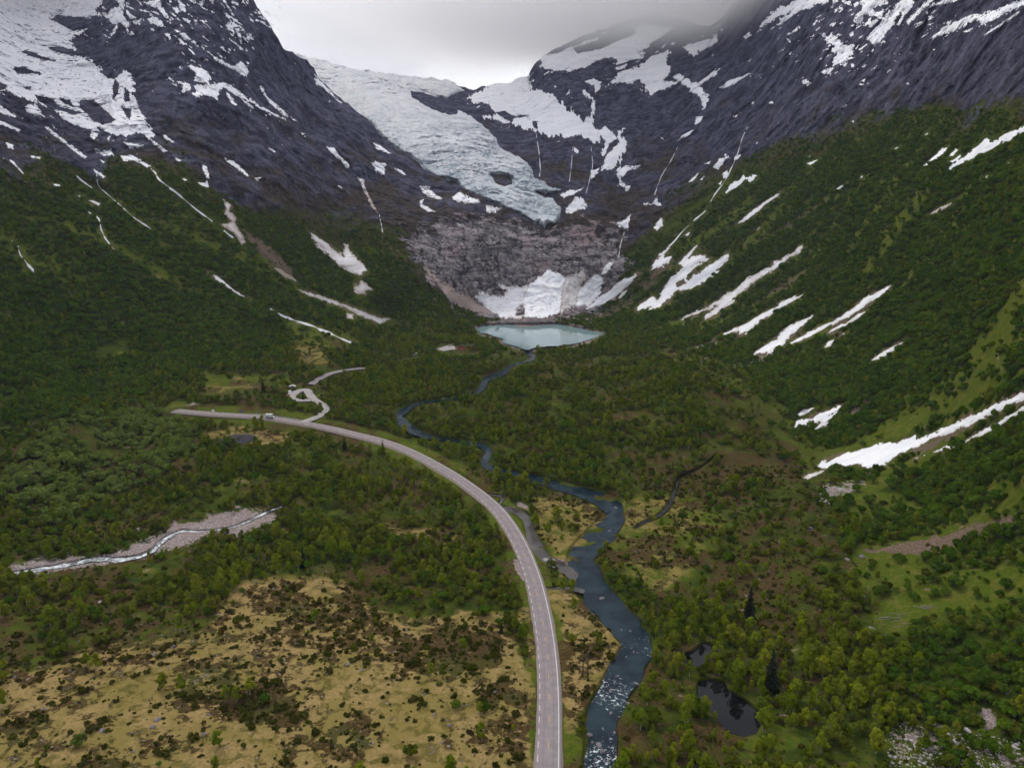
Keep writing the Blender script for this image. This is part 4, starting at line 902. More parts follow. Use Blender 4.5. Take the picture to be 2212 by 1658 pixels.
for s, a in [('1300,965 1480,950 1780,945 1800,1150 1640,1200 1540,1230 1400,1100', .34), ('1500,830 1640,850 1700,940 1560,930', .45), ('-50,1290 260,1270 470,1330 420,1420 180,1470 -50,1500', .5), ('1350,1005 1500,985 1720,965 1745,1020 1600,1070 1400,1062', .75), ('1640,1180 1760,1200 1800,1300 1700,1420 1600,1400 1560,1260', .5), ('930,1360 1000,1345 1080,1380 1075,1430 1000,1470 940,1440', .95),
             ('520,1270 640,1275 720,1330 700,1360 560,1330', .8), ('330,1490 420,1500 540,1480 640,1500 680,1570 600,1590 480,1540', .95), ('1600,1420 1700,1410 1760,1480 1690,1530 1640,1470', .7), ('100,1290 300,1320 420,1360 200,1400 60,1360', .7),
             ('1010,1475 1090,1470 1145,1500 1140,1530 1060,1530', .9), ('40,1150 230,1100 420,1120 230,1160', .5), ('210,1010 400,990 430,1030 280,1050', .8), ('1240,1380 1290,1385 1300,1415 1255,1420', .95), ('1490,1560 1560,1590 1540,1640 1480,1620', .7)]:
    stamp(R_heath, P(s), 20, a, 24); stamp(R_bare, P(s), 16, .72, 20)
for s, a in [('1860,1190 2040,1150 2240,1100 2240,1115 2080,1165 2000,1200', .95), ('1790,930 1880,850 1900,850 1830,920', .8), ('530,500 580,530 640,590 660,600 600,580 540,540', .9), ('1560,560 1700,480 1790,420 1800,425 1700,500', .5),
             ('1620,660 1700,600 1760,570 1700,625', .7), ('1270,680 1340,650 1400,620 1350,670 1290,692', .5), ('1370,620 1440,560 1460,560 1400,630', .6), ('1930,985 2212,850 2212,872 1990,980', .7), ('2030,1420 2180,1340 2240,1340 2080,1430', .0)]:
    stamp(R_soil, P(s), 7, a, 8); stamp(R_bare, P(s), 6, .9, 6)
for s in ['60,960 160,900 300,880 420,930 420,985 330,1040 200,1080 60,1100 -20,1060', '80,1080 150,1060 180,1120 100,1140']:
    stamp(R_pale, P(s), 14, 1, 18)
for s in ['1280,1400 1420,1300 1560,1240 1700,1180 1900,1420 1900,1700 1260,1700', '700,1000 860,980 1000,1080 960,1130 780,1120']:
    stamp(R_thin, P(s), 20, 1, 10)
R_tl = curve(TREELINE, GX)
R_cliff = np.clip(sdf(CLIFF, GX, GY), -60, 60)
R_bare = np.maximum(R_bare, R_snow)
for tl, lab, s in GULLY:
    c = catmull(V(tl, s), 4)
    for a, b in zip(c[:-1], c[1:]):
        stroke(R_bare, [a[:2], b[:2]], 6.5, 2)
up_ = catmull([(a_, b_ + 4, c_) for a_, b_, c_ in RIVER_UP], 6)
for a, b in zip(up_[:-1], up_[1:]):
    if b[1] > 690: stroke(R_bare, [a[:2], b[:2]], (a[2] + b[2]) / 4 + (1.5 if not 858 < b[1] < 872 else -4), 3, .95)
stamp(R_bare, [(a_, b_ + 5) for a_, b_ in LAKE], 4, .97, grow=6)
stamp(R_bare, [(a_, b_ + 7) for a_, b_ in BRAID], 5, .85, grow=3)
stamp(R_bare, P('930,745 1030,745 1030,772 930,772'), 5, .9)
for path in (SIDE, TRACK):
    c = catmull([(a_, b_ + 3.5) for a_, b_ in path], 4)
    for a, b in zip(c[:-1], c[1:]): stroke(R_bare, [a, b], 6.5, 2, .97)
verge = ras()
for a, b in zip(road_c[:-1], road_c[1:]):
    stroke(verge, [a, b], road_half(a) * 2.1, 6)
R_bare = np.maximum(R_bare, verge * .92); R_mead = np.maximum(R_mead, verge * .85)
R_block = np.maximum.reduce([R_roadside, R_water, R_road, R_gravel * .95, np.clip(R_snow * 1.2, 0, 1), R_snowblk * .72])

R_lake = ras()
stamp(R_lake, LAKE, 2.5, grow=1)
# ------------------------------------------------------------------ relief
def world_at(px, py, Y):
    return CAM + ray(px, py) * Y[..., None]
def treewob(px, py):
    sg = np.where(px < 1080, 1.0, -1.0)
    al, ac = px * .8 * sg + py * .6, -px * .6 + py * .8 * sg
    return 34 * fbm(px / 80, py / 50, octs=4) + 62 * fbm(al / 210, ac / 30, octs=3)
def fields(px, py, Y):
    """rockness and floorness of a point of the main terrain"""
    fl = sstep(-45, 45, sample(R_floor, px, py))
    tl = curve(TREELINE, px)
    wob = treewob(px, py)
    cl = sstep(-14, 14, sample(R_cliff, px, py) + 10 * fbm(px / 25, py / 25, octs=3))
    rock = sstep(-24, 62, tl - py + wob) * (1 - fl)
    rock = np.maximum(rock, cl)
    return fl, rock, cl
def depthA(px, py):
    Y0 = TA(px, py)
    d = ray(px, py)
    W = CAM + d * Y0[..., None]
    x, y, z = W[..., 0], W[..., 1], W[..., 2]
    fl, rock, cl = fields(px, py, Y0)
    w1, w2 = 16 * fbm(x / 48, y / 48, z / 48, octs=3), 16 * fbm(x / 48 + 50, y / 48, z / 48, octs=3)
    x, y, z = x + w1, y + w2, z + w1
    nr = 2.8 * ridged(y / 26, z / 120, x / 120, 3, .6) + 11 * ridged(x / 95, y / 95, z / 120, 3) + 7 * ridged(x / 30, y / 30, z / 45, 4, .6) + 3 * fbm(x / 7, y / 7, z / 9, octs=3, gain=.6)
    side = np.where(px < 1150, 1, 1)
    fur = 3.2 * ridged(y / 34 + z / 300, z / 170, x * 0, 3) + 1.5 * fbm(y / 9, z / 40, octs=2)
    spur = ridged(y / 88 + z / 420, z / 330, x * 0 + 4.4, 2, .5)
    ns = 4 * fbm(x / 60, y / 60, z / 60, octs=4) + fur + 9 * spur * sstep(-10, -75, sample(R_floor, px, py))
    nc = 6 * ridged(x / 40, y / 60, z / 26, 4, .6) + 2.6 * ridged((x + z * .6) / 13, y / 20, z / 11, 3, .6)
    s = (nr * (1 - cl) + nc * cl) * rock / .8 + ns * (1 - rock) * (1 - fl)
    wat = sample(R_water, px, py)
    rd = np.maximum(sample(R_road, px, py), sample(R_snow, px, py) * fl)
    dz = (1.1 * fbm(x / 42, y / 42, octs=3) + .45 * fbm(x / 7, y / 7, octs=3)) * (1 - rd) - 1.3 * wat - .35 * sample(R_road, px, py) - 1.6 * sample(R_lake, px, py)
    dz = dz * fl - .6 * wat * (1 - fl)
    return Y0 - s * np.clip(Y0 / 500, .35, 1) - dz / np.clip(-d[..., 2], .11, 2)
def depthC(px, py):
    Y0 = TC(px, py)
    W = world_at(px, py, Y0)
    x, y, z = W[..., 0], W[..., 1], W[..., 2]
    g = sample(R_glac, px, py)
    w1, w2 = 18 * fbm(x / 50, y / 50, z / 50, octs=3), 18 * fbm(x / 50 + 50, y / 50, z / 50, octs=3)
    x, y, z = x + w1, y + w2, z + w2
    nr = 13 * ridged(x / 90, y / 110, z / 110, 3) + 6 * ridged(x / 30, y / 40, z / 40, 4, .6) + 2 * fbm(x / 8, y / 9, z / 9, octs=2)
    near = 1 - sstep(0, 40, topA(px) - py)
    return Y0 + 6 * near - nr * (1 - .85 * g)
R_glac = ras()
stamp(R_glac, GLACIER, 10)
def depth(px, py):
    px = np.asarray(px, float); py = np.asarray(py, float)
    a = py >= topA(px)
    out = np.empty(px.shape)
    if a.any(): out[a] = depthA(px[a], py[a])
    if (~a).any(): out[~a] = depthC(px[~a], py[~a])
    return out
def ground(px, py):
    px = np.asarray(px, float); py = np.asarray(py, float)
    return world_at(px, py, depth(px, py))
def at(px, py):
    return ground(np.array([float(px)]), np.array([float(py)]))[0]

# ------------------------------------------------------------------ terrain meshes
def grid_faces(nr, nc):
    i = np.arange(nr * nc).reshape(nr, nc)
    return np.stack([i[:-1, :-1], i[1:, :-1], i[1:, 1:], i[:-1, 1:]], -1).reshape(-1, 4)
def cover(px, py, W, back=False):
    x, y, z = W[:, 0], W[:, 1], W[:, 2]
    if back:
        rock, fl, cl = np.ones(len(px)), np.zeros(len(px)), np.zeros(len(px))
        up = np.ones(len(px)); low = np.zeros(len(px))
    else:
        fl, rock, cl = fields(px, py, y)
    wx = 9 * fbm(x / 26, y / 26, z / 26, octs=4) + 3 * noise(x / 4, y / 4, z / 4)
    wy = 7 * fbm(x / 26 + 40, y / 26, z / 26, octs=4) + 2 * noise(x / 4 + 9, y / 4, z / 4)
    g = lambda R: sample(R, px + wx, py + wy)
    nz = fbm(x / 30, y / 30, z / 30, octs=4)
    bare = np.clip((curve(TREELINE, px) - py + .5 * treewob(px, py)) / 90, 0, 1) if not back else np.ones(len(px))
    rk = np.clip(rock * (0.45 + 1.0 * bare) + .35 * nz * rock, 0, 1)
    heath = np.maximum(g(R_heath), .55 * sstep(.05, .3, rock) * (1 - bare * .55))
    mat_ = fbm(x / 16, y / 16, octs=4)
    heath = np.maximum(heath, np.clip(.38 + 1.25 * mat_, 0, .8) * fl)
    streak = fbm(y / 30 + z / 260, z / 150, octs=3)
    grassy = np.clip(.25 - 2.0 * streak, 0, .9) * (1 - fl) * (1 - rock) ** 3 * sstep(0, 120, py - curve(TREELINE, px))
    pk = sstep(-58, 46, sample(R_cliff, px, py)) * .9 if not back else cl
    c1 = np.stack([np.maximum(rk, cl), g(R_dry), heath, g(R_gravel)], 1)
    c2 = np.stack([np.maximum.reduce([g(R_mead), (.24 + .3 * nz) * (1 - rock), grassy]), g(R_soil), pk, 0 * px], 1)
    if back:
        c1[:, 0] = 1; c1[:, 1] = 0; c1[:, 3] = 0; c2[:] = 0
    return c1, c2
xs = np.concatenate([np.arange(-700, -40, 15), np.arange(-40, 2252, 2.75), np.arange(2252, 2910, 15)])
NR = 715
tt = np.linspace(0, 1, NR)
top = topA(xs)
PY = top[None] + (1702 - top)[None] * tt[:, None]
PY = np.vstack([PY, np.repeat(np.array([1715, 1740, 1780, 1830, 1900, 2000, 2150, 2400, 2700.])[:, None], len(xs), 1)])
PX = np.repeat(xs[None], len(PY), 0)
YA = depthA(PX, PY)
WA = world_at(PX, PY, YA)
back = [WA[0] + np.array([0, 70 * k, -35 * k * k])[None] for k in (5, 4, 3, 2, 1)]
WA = np.concatenate([np.stack(back), WA])
PXe = np.concatenate([np.repeat(xs[None], 5, 0), PX]); PYe = np.concatenate([np.repeat(top[None], 5, 0), PY])
nr, nc = PXe.shape
W = WA.reshape(-1, 3)
c1, c2 = cover(PXe.ravel(), PYe.ravel(), W)
F = grid_faces(nr, nc)
fx, fy = PXe.ravel()[F].mean(1), PYe.ravel()[F].mean(1)
isfl = sample(R_floor, fx, fy) > 0
iscl = (sample(R_cliff, fx, fy) > 0) & ~isfl
cls = np.where(isfl, 0, np.where(iscl, 1, np.where(fx < 1080, 2, 3)))
for k, (nm, lab) in enumerate([('valley_ground', 'grassy valley floor with heather and birch scrub'), ('cliff_terrain', 'jointed pinkish grey rock headwall under the glacier'),
                               ('mountain_left', 'steep left mountain, wooded below and bare dark rock above'), ('mountain_right', 'long right mountainside, wooded below and bare dark rock above')]):
    f = F[cls == k]
    u, inv = np.unique(f, return_inverse=True)
    o = link(nm, mesh_np(nm, W[u], inv.reshape(-1, 4), M_GROUND, True, {'cover_one': c1[u], 'cover_two': c2[u]}))
    tag(o, lab, 'terrain', kind='structure')
xc = np.arange(470, 1725, 3.0)
tc = np.linspace(0, 1, 210)
topc = topC(xc)
botc = np.minimum(topA(xc) + 34, 560)
topc = np.minimum(topc, botc - 30)
PYc = topc[None] + (botc - topc)[None] * tc[:, None]
PXc = np.repeat(xc[None], len(PYc), 0)
WC = world_at(PXc, PYc, depthC(PXc, PYc))
WC = np.concatenate([np.stack([WC[0] + np.array([0, 80 * k, -30 * k * k])[None] for k in (4, 3, 2, 1)]), WC])
nr, nc = WC.shape[:2]
PXc = np.concatenate([np.repeat(xc[None], 4, 0), PXc]); PYc = np.concatenate([np.repeat(topc[None], 4, 0), PYc])
c1, c2 = cover(PXc.ravel(), PYc.ravel(), WC.reshape(-1, 3), True)
o = link('mountain_back', mesh_np('mountain_back', WC.reshape(-1, 3), grid_faces(nr, nc), M_GROUND, True, {'cover_one': c1, 'cover_two': c2}))
tag(o, 'dark rock ridge and walls behind the glacier, its crest in cloud', 'terrain', kind='structure')
gb = MB().poly([(-9000, -9000, -30), (9000, -9000, -30), (9000, 9000, -30), (-9000, 9000, -30)], [(0, 1, 2, 3)])
tag(gb.obj('ground', M_GROUND), 'low ground stretching away under and behind the valley', 'ground', kind='structure')
# ------------------------------------------------------------------ snow and ice lying on the slopes
def main_pieces(cell):
    """keep the largest connected piece"""
    lab = np.where(cell, np.arange(1, cell.size + 1).reshape(cell.shape), 0)
    for _ in range(400):
        n_ = lab.copy()
        for ax in (0, 1):
            for d in (1, -1):
                sh = np.roll(lab, d, ax)
                if d == 1: sh[(0, slice(None)) if ax == 0 else (slice(None), 0)] = 0
                else: sh[(-1, slice(None)) if ax == 0 else (slice(None), -1)] = 0
                n_ = np.maximum(n_, sh)
        n_ = np.where(cell, n_, 0)
        # pointer jumping
        fl_ = n_.ravel()
        n_ = np.where(fl_ > 0, fl_[np.maximum(fl_ - 1, 0)], 0).reshape(cell.shape)
        if (n_ == lab).all():
            break
        lab = n_
    ids, cnt = np.unique(lab[lab > 0], return_counts=True)
    return lab == ids[cnt.argmax()] if len(ids) else cell
def drape(poly, holes, step, rag, lift, pad=8, extra=None, grow=0.0):
    """cells of a fine grid inside a ragged outline, laid on the ground; returns verts, quads, edge distance, px, py"""
    p = np.array(poly)[:, :2]
    X, Y = np.meshgrid(np.arange(p[:, 0].min() - pad, p[:, 0].max() + pad, step), np.arange(p[:, 1].min() - pad, p[:, 1].max() + pad, step))
    f = sdf(p, X, Y) + grow
    rag = min(rag, .34 * f.max())
    cx_ = p[:, 0].mean()
    ax, ay = (.80, .60) if cx_ < 960 else ((-.82, .57) if cx_ > 1260 else (.15, .99))     # fall line as seen in plan
    al, ac = X * ax + Y * ay, -X * ay + Y * ax
    f = f + rag * (fbm(al / 30, ac / 9, octs=4, gain=.6) * 1.5 + .7 * noise(al / 7, ac / 2.6) + .35 * noise(X / 2.3, Y / 2.3))
    f = np.where((X > 600) & (X < 1540) & (Y < topC(X) - 3), -1, f)
    for h in holes:
        f = np.minimum(f, -sdf(h, X, Y) + 2.4 * fbm(X / 9, Y / 6, octs=3))
    if extra is not None:
        f = extra(f, X, Y)
    ok = f > 0
    cell = ok[:-1, :-1] & ok[1:, :-1] & ok[1:, 1:] & ok[:-1, 1:]
    Dg = depth(X, Y)
    st_ = np.stack([Dg[:-1, :-1], Dg[1:, :-1], Dg[1:, 1:], Dg[:-1, 1:]])
    cell &= np.ptp(st_, axis=0) < 60
    cell = main_pieces(cell)
    q = grid_faces(*X.shape).reshape(X.shape[0] - 1, X.shape[1] - 1, 4)[cell]
    if len(q) == 0:
        return None
    u, inv = np.unique(q, return_inverse=True)
    q = inv.reshape(-1, 4)
    px, py, f = X.ravel()[u], Y.ravel()[u], f.ravel()[u]
    D = Dg.ravel()[u]
    D = D - (0.12 + lift * sstep(0, 7, f) * (1 + .8 * fbm(px / 22, py / 13, octs=3)))
    return world_at(px, py, D), q, f, px, py

MARKS_SNOW = [(95, 150, 'the broad left snowfield'), (250, 20, 'the forked summit gully'), (497, 140, 'the diagonal snow wedge'), (515, 212, 'the winding snow band'), (432, 160, 'the squarish snow patch'), (505, 480, 'the dirty snow tongue'),
              (140, 305, 'the long diagonal streak'), (295, 345, 'the snow ledge'), (1150, 470, 'the glacier tip'), (1080, 385, 'the dark hole in the glacier'), (950, 330, 'the left edge of the glacier'), (1230, 250, 'the big snow bowl'), (1390, 170, 'the ragged snowfield'),
              (1500, 195, 'the branching snow gully'), (1500, 100, 'the snow saddle'), (1720, 30, 'the streaked top snow band'), (1920, 50, 'the fan-shaped snow gully'), (2110, 50, 'the top right snow ramp'), (1810, 110, 'the zigzag snow gully'), (1600, 390, 'the crooked snow patch'),
              (1640, 450, 'the thin strip in the upper woods'), (2130, 320, 'the largest patch under the cliff'), (1800, 650, 'the longest thin snow line'), (2000, 960, 'the biggest snow tongue'), (1770, 900, 'the hand-shaped patch'), (260, 400, 'the left waterfall gully')]
def beside(px, py, marks):
    d = [((px - a) ** 2 + (py - b) ** 2, a, b, n_) for a, b, n_ in marks]
    _, a, b, n_ = min(d)
    dx, dy = px - a, py - b
    rel = ('left of ' if dx < 0 else 'right of ') if abs(dx) > abs(dy) * 1.2 else ('above ' if dy < 0 else 'below ')
    return rel + n_
SHAPE = lambda a: 'thin slanting' if len(a) and (np.ptp(a[:, 0]) > 3.2 * (poly_area(a) / max(1, np.ptp(a[:, 0])))) else 'compact'
def poly_area(a):
    return abs(np.dot(a[:, 0], np.roll(a[:, 1], 1)) - np.dot(a[:, 1], np.roll(a[:, 0], 1))) / 2
for poly, holes, dirt, lab in SNOWP:
    a = np.array(poly)
    wide = any(k_ in lab for k_ in (' cone', 'apron', ' fan ', ' fan at'))
    r = drape(poly, holes, 1.15, 4.2 if len(holes) < 4 else 6, .9, grow=3.5 if wide else 0)
    if r is None or len(r[1]) == 0:
        continue
    Wv, q, f, px, py = r
    # old snow is greyer along its melting rim
    # dust gathers along the melting lower rim of low patches
    low = (py > 420) * 1.0
    d = np.full(len(px), dirt) + (.05 + .20 * low) * (1 - sstep(0, 4 + 3 * low, f)) + .05 * low
    o = link('snow_patch' if 'field' not in lab else 'snowfield', mesh_np('snow_patch', Wv, q, M_SNOW, True, {'dirt': d}))
    if lab in GROUPS:
        ar = poly_area(a)
        size = 'tiny' if ar < 120 else ('small' if ar < 420 else 'mid-sized')
        tag(o, '%s %s snow patch %s' % (size, SHAPE(a), beside(a[:, 0].mean(), a[:, 1].mean(), MARKS_SNOW)), 'snow patch', 'small snow patches on the mountains', kind='thing')
    else:
        tag(o, lab, 'snow patch', kind='thing')

# loose scraps of snow in cracks and ledges around the larger patches of the upper mountains
near = ras()
for poly, holes, dirt, lab in SNOWP:
    if np.mean([q_[1] for q_ in poly]) < 470:
        stamp(near, poly, 34, 1, 10, 8)
X, Y = np.meshgrid(np.arange(-20, 2232, 1.25), np.arange(-10, 520, 1.25))
sgn = np.where(X < 1000, 1.0, -1.0)
al, ac = X * .8 * sgn + Y * .6, -X * .6 + Y * .8 * sgn
fz = fbm(al / 16, ac / 5, octs=4, gain=.62) + .30 * sample(near, X, Y) + .25 * fbm(X / 150, Y / 120, octs=2) - .10 * (X > 1200) + .0012 * (180 - Y)
rockm = (curve(TREELINE, X) - Y > 18) & (sample(R_cliff, X, Y) < -10) & (sample(R_snow, X, Y) < .4) & (sample(R_glac, X, Y) < .05)
ok = (fz > .50) & rockm & ((X < 610) | (X > 1545) | (Y > topC(X) + 3))
cell = ok[:-1, :-1] & ok[1:, :-1] & ok[1:, 1:] & ok[:-1, 1:]
q = grid_faces(*X.shape).reshape(X.shape[0] - 1, X.shape[1] - 1, 4)[cell]
u, inv = np.unique(q, return_inverse=True)
px, py = X.ravel()[u], Y.ravel()[u]
D = depth(px, py) - .7
q = inv.reshape(-1, 4)
q = q[np.ptp(D[q], axis=1) < 50]
print('scraps', len(q))
o = link('snow_scraps', mesh_np('snow_scraps', world_at(px, py, D), q, M_SNOW, True, {'dirt': np.full(len(px), .06)}))
tag(o, 'tiny scraps of old snow left in cracks of the upper rock faces', 'snow', kind='stuff')
X, Y = None, None
p = np.array(GLACIER)
st = 1.3
X, Y = np.meshgrid(np.arange(p[:, 0].min(), p[:, 0].max(), st), np.arange(p[:, 1].min() - 30, p[:, 1].max(), st))
f = np.maximum(sdf(p, X, Y), np.where((Y < topC(X) + 14) & (X < 985), 6, -99)) + 3 * fbm(X / 14, Y / 10, octs=3) + 1.2 * noise(X / 3, Y / 3)
for h in GL_HOLES:
    f = np.minimum(f, -sdf(h, X, Y) + 2.5 * fbm(X / 9, Y / 6, octs=3))
ok = (f > 0) & (X > 560) & (Y > topC(X) - 4)
cell = ok[:-1, :-1] & ok[1:, :-1] & ok[1:, 1:] & ok[:-1, 1:]
q = grid_faces(*X.shape).reshape(X.shape[0] - 1, X.shape[1] - 1, 4)[cell]
u, inv = np.unique(q, return_inverse=True)
px, py, f = X.ravel()[u], Y.ravel()[u], f.ravel()[u]
D0 = TC(px, py)
Wg = world_at(px, py, D0)
gx, gy, gz = Wg[:, 0], Wg[:, 1], Wg[:, 2]
w1, w2 = 14 * fbm(gx / 35, gy / 35, gz / 35, octs=3), 14 * fbm(gx / 35 + 40, gy / 35, gz / 35, octs=3)
gx, gy = gx + w1, gy + w2
# flow coordinate: crevasses lie across the flow, bulging down-valley
s_, a_ = gy + .35 * gx, gx
crev = ridged((s_ + 22 * fbm(gx / 60, gy / 60, octs=2)) / 20, a_ / 70, gz / 50, 3, .6)
sera = ridged(gx / 16, gy / 22, gz / 16, 4, .65)
blk = fbm(gx / 45, gy / 55, gz / 45, octs=3)
bumpy = np.clip(.35 + .9 * fbm(gx / 110, gy / 110, octs=2) + .5 * sstep(200, 300, py) * sstep(470, 330, py), .12, 1.2)
hgt = bumpy * (11 * crev + 10 * sera) + 12 * blk
off = (12 + hgt) * sstep(0, 9, f)
dpa = np.clip(.42 - .75 * (crev * .5 + sera * .6) * bumpy, 0, 1)
blu = sstep(260, 400, py) * (1 - sstep(0, 55, f)) + .25 * sstep(330, 430, py)
o = link('glacier', mesh_np('glacier', world_at(px, py, D0 - off), inv.reshape(-1, 4), M_ICE, True, {'depth': np.clip(dpa, 0, 1), 'blue': blu, 'firn': sstep(300, 170, py)}))
tag(o, 'broken pale blue glacier tongue spilling between the two mountains', 'glacier', kind='thing')

# ------------------------------------------------------------------ water
def plane_pt(px, py, z):
    d = ray(px, py)
    return CAM + d * ((z - HC) / d[..., 2])[..., None]
def ribbon_water(name, path, mat, label, cat, rapid=None, dip=.55, nx=9, sub=9, rag=.12, kind='structure'):
    c = catmull(path, sub)
    t = np.gradient(c[:, :2], axis=0)
    t /= np.linalg.norm(t, axis=1)[:, None] + 1e-9
    nrm = np.stack([-t[:, 1], t[:, 0]], 1)
    z = world_at(c[:, 0], c[:, 1], TA(c[:, 0], c[:, 1]))[:, 2]
    for _ in range(30):
        z[1:-1] = .25 * z[:-2] + .5 * z[1:-1] + .25 * z[2:]
    z = z - dip
    k = np.linspace(-.5, .5, nx)
    i = np.arange(len(c))
    wob = 1 + rag * np.stack([noise(i / 3.0 + 5, i * 0.0 + s) for s in (1.5, 7.5)], 1) * 2
    pos = np.where(k[None] < 0, k[None] * wob[:, :1], k[None] * wob[:, 1:])
    px = c[:, None, 0] + nrm[:, None, 0] * c[:, None, 2] * pos
    py = c[:, None, 1] + nrm[:, None, 1] * c[:, None, 2] * pos
    Wv = plane_pt(px, py, np.repeat(z[:, None], nx, 1))
    r = np.repeat((rapid(c) if rapid else np.zeros(len(c)))[:, None], nx, 1)
    o = link(name, mesh_np(name, Wv.reshape(-1, 3), grid_faces(len(c), nx), mat, True, {'rapid': r.ravel()}))
    return tag(o, label, cat, kind=kind), c, z
rap = lambda c: .40 + .42 * np.exp(-((c[:, 1] - 1500) / 45.0) ** 2) + .42 * sstep(1530, 1640, c[:, 1]) + .25 * np.exp(-((c[:, 1] - 1395) / 30.0) ** 2) - .45 * sstep(1060, 1200, c[:, 1]) * (1 - sstep(1290, 1380, c[:, 1]))
RIVER = [(a_, b_, c_ * (.68 if b_ < 1000 else .80 if b_ < 1110 else .93)) for a_, b_, c_ in RIVER]
_, riv_c, riv_z = ribbon_water('river', RIVER, M_RIVER, 'dark blue-green river winding from the lake down to the rapids', 'river', rap, nx=15)
ribbon_water('side_stream', TRIB, M_TRIB, 'shallow grey-brown side channel joining the river beside the road', 'stream')
CREEK = [(a_, b_, c_ * .62) for a_, b_, c_ in CREEK]
ribbon_water('creek', CREEK, M_POND, 'narrow dark creek winding through the yellow marsh', 'creek', dip=.3)
ribbon_water('creek', CREEK2, M_TRIB, 'tiny creek running from under the road into the river', 'creek', dip=.25)
BRAIDW = [(a_, b_, c_ * .62) for a_, b_, c_ in BRAIDW]
ribbon_water('braided_stream', BRAIDW, M_BRAID, 'white foaming stream in the pink gravel bed on the left', 'stream', lambda c: .7 + 0 * c[:, 0], dip=.3, rag=.3)
def pool(name, poly, z, mat, label, cat, step=1.6):
    p = np.array(poly)
    X, Y = np.meshgrid(np.arange(p[:, 0].min() - 3, p[:, 0].max() + 3, step), np.arange(p[:, 1].min() - 3, p[:, 1].max() + 3, step))
    f = sdf(p, X, Y) + 1.0 * fbm(X / 9, Y / 5, octs=3)
    ok = f > 0
    cell = ok[:-1, :-1] & ok[1:, :-1] & ok[1:, 1:] & ok[:-1, 1:]
    q = grid_faces(*X.shape).reshape(X.shape[0] - 1, X.shape[1] - 1, 4)[cell]
    u, inv = np.unique(q, return_inverse=True)
    Wv = plane_pt(X.ravel()[u], Y.ravel()[u], np.full(len(u), z))
    return tag(link(name, mesh_np(name, Wv, inv.reshape(-1, 4), mat, True)), label, cat, kind='structure')
pool('lake', LAKE, LAKE_Z, M_LAKE, 'milky turquoise glacial lake below the cliff', 'lake')
for pl, lab in ((POND1, 'smaller dark pond among the birches'), (POND2, 'larger near-black pond among the birches')):
    c = np.array(pl).mean(0)
    pool('pond', pl, world_at(c[0], c[1], TA(c[:1], c[1:2])[0] * np.ones(()))[2] - .5, M_POND, lab, 'pond')
for tl, lab, s in GULLY:
    c = catmull(V(tl, s), 8)
    t = np.gradient(c[:, :2], axis=0); t /= np.linalg.norm(t, axis=1)[:, None] + 1e-9
    i = np.arange(len(c))
    w = c[:, 2] * (.6 + .5 * noise(i / 2.2, i * 0.0 + 3)) * .72
    jx = c[:, 2] * .25 * noise(i / 3.1, i * 0.0 + 9)
    k = np.array([-.5, -.17, .17, .5])
    px = c[:, None, 0] - t[:, None, 1] * (w[:, None] * k + jx[:, None])
    py = c[:, None, 1] + t[:, None, 0] * (w[:, None] * k + jx[:, None])
    Wv = world_at(px, py, depth(px, py) - 1.1)
    keep = noise(i / 2.6, i * 0.0 + 21)[:-1] > -.62
    F4 = grid_faces(len(c), 4).reshape(len(c) - 1, 3, 4)[keep].reshape(-1, 4)
    nm = 'brook' if 'brook' in lab else 'waterfall'
    tag(link(nm, mesh_np(nm, Wv.reshape(-1, 3), F4, M_FALL, True)), lab, 'waterfall' if nm == 'waterfall' else 'stream', kind='thing')

# ------------------------------------------------------------------ roads
def world_ground_z(W):
    """height of the smooth ground under world points"""
    P_ = W.copy()
    for _ in range(12):
        a_, b_ = unproject(P_)
        G = world_at(a_, b_, TA(a_, b_))
        P_[:, 2] += .8 * (G[:, 2] - P_[:, 2]) + .8 * (P_[:, 1] - G[:, 1]) * 0
    return P_[:, 2]
def road_line(path, spacing=3.0, smooth=40, up=.25):
    c = catmull(path, 10)
    W = world_at(c[:, 0], c[:, 1], TA(c[:, 0], c[:, 1]))
    L = np.concatenate([[0], np.cumsum(np.linalg.norm(np.diff(W, axis=0), axis=1))])
    s = np.arange(0, L[-1], spacing)
    W = np.stack([np.interp(s, L, W[:, k]) for k in range(3)], 1)
    for _ in range(smooth):
        W[1:-1] = .25 * W[:-2] + .5 * W[1:-1] + .25 * W[2:]
    zraw = world_ground_z(W)
    zz = zraw.copy()
    for _ in range(80):
        zz[1:-1] = .25 * zz[:-2] + .5 * zz[1:-1] + .25 * zz[2:]
    zz = np.maximum(zz, zraw + .05)
    for _ in range(8):
        zz[1:-1] = .25 * zz[:-2] + .5 * zz[1:-1] + .25 * zz[2:]
    W[:, 2] = zz + up + .5 * sstep(380, 520, W[:, 1])
    T = np.gradient(W, axis=0); T[:, 2] = 0
    T /= np.linalg.norm(T, axis=1)[:, None]
    N = np.stack([T[:, 1], -T[:, 0], 0 * T[:, 0]], 1)      # to the right of travel
    return W, N, s
def strip(W, N, offs, dz):
    offs, dz = np.asarray(offs, float), np.asarray(dz, float)
    V_ = W[:, None] + N[:, None] * offs[None, :, None]
    V_[:, :, 2] += dz[None]
    return V_.reshape(-1, 3), grid_faces(len(W), len(offs))
RW_, RN_, RS_ = road_line(ROAD)
prof = [-3.45, -2.4, -1.2, 0, 1.2, 2.4, 3.45]
v, f = strip(RW_, RN_, prof, [0, .03, .05, .06, .05, .03, 0])
road = tag(link('road', mesh_np('road', v, f, M_ASPHALT, True, {'across': np.tile(np.array(prof) / 3.45, len(RW_))})), 'two-lane grey asphalt road curving up the valley', 'road', kind='structure')
M_VERGE = plain('gravel_shoulder', (.21, .18, .16), .95, .1, 0, .35, 2.5)
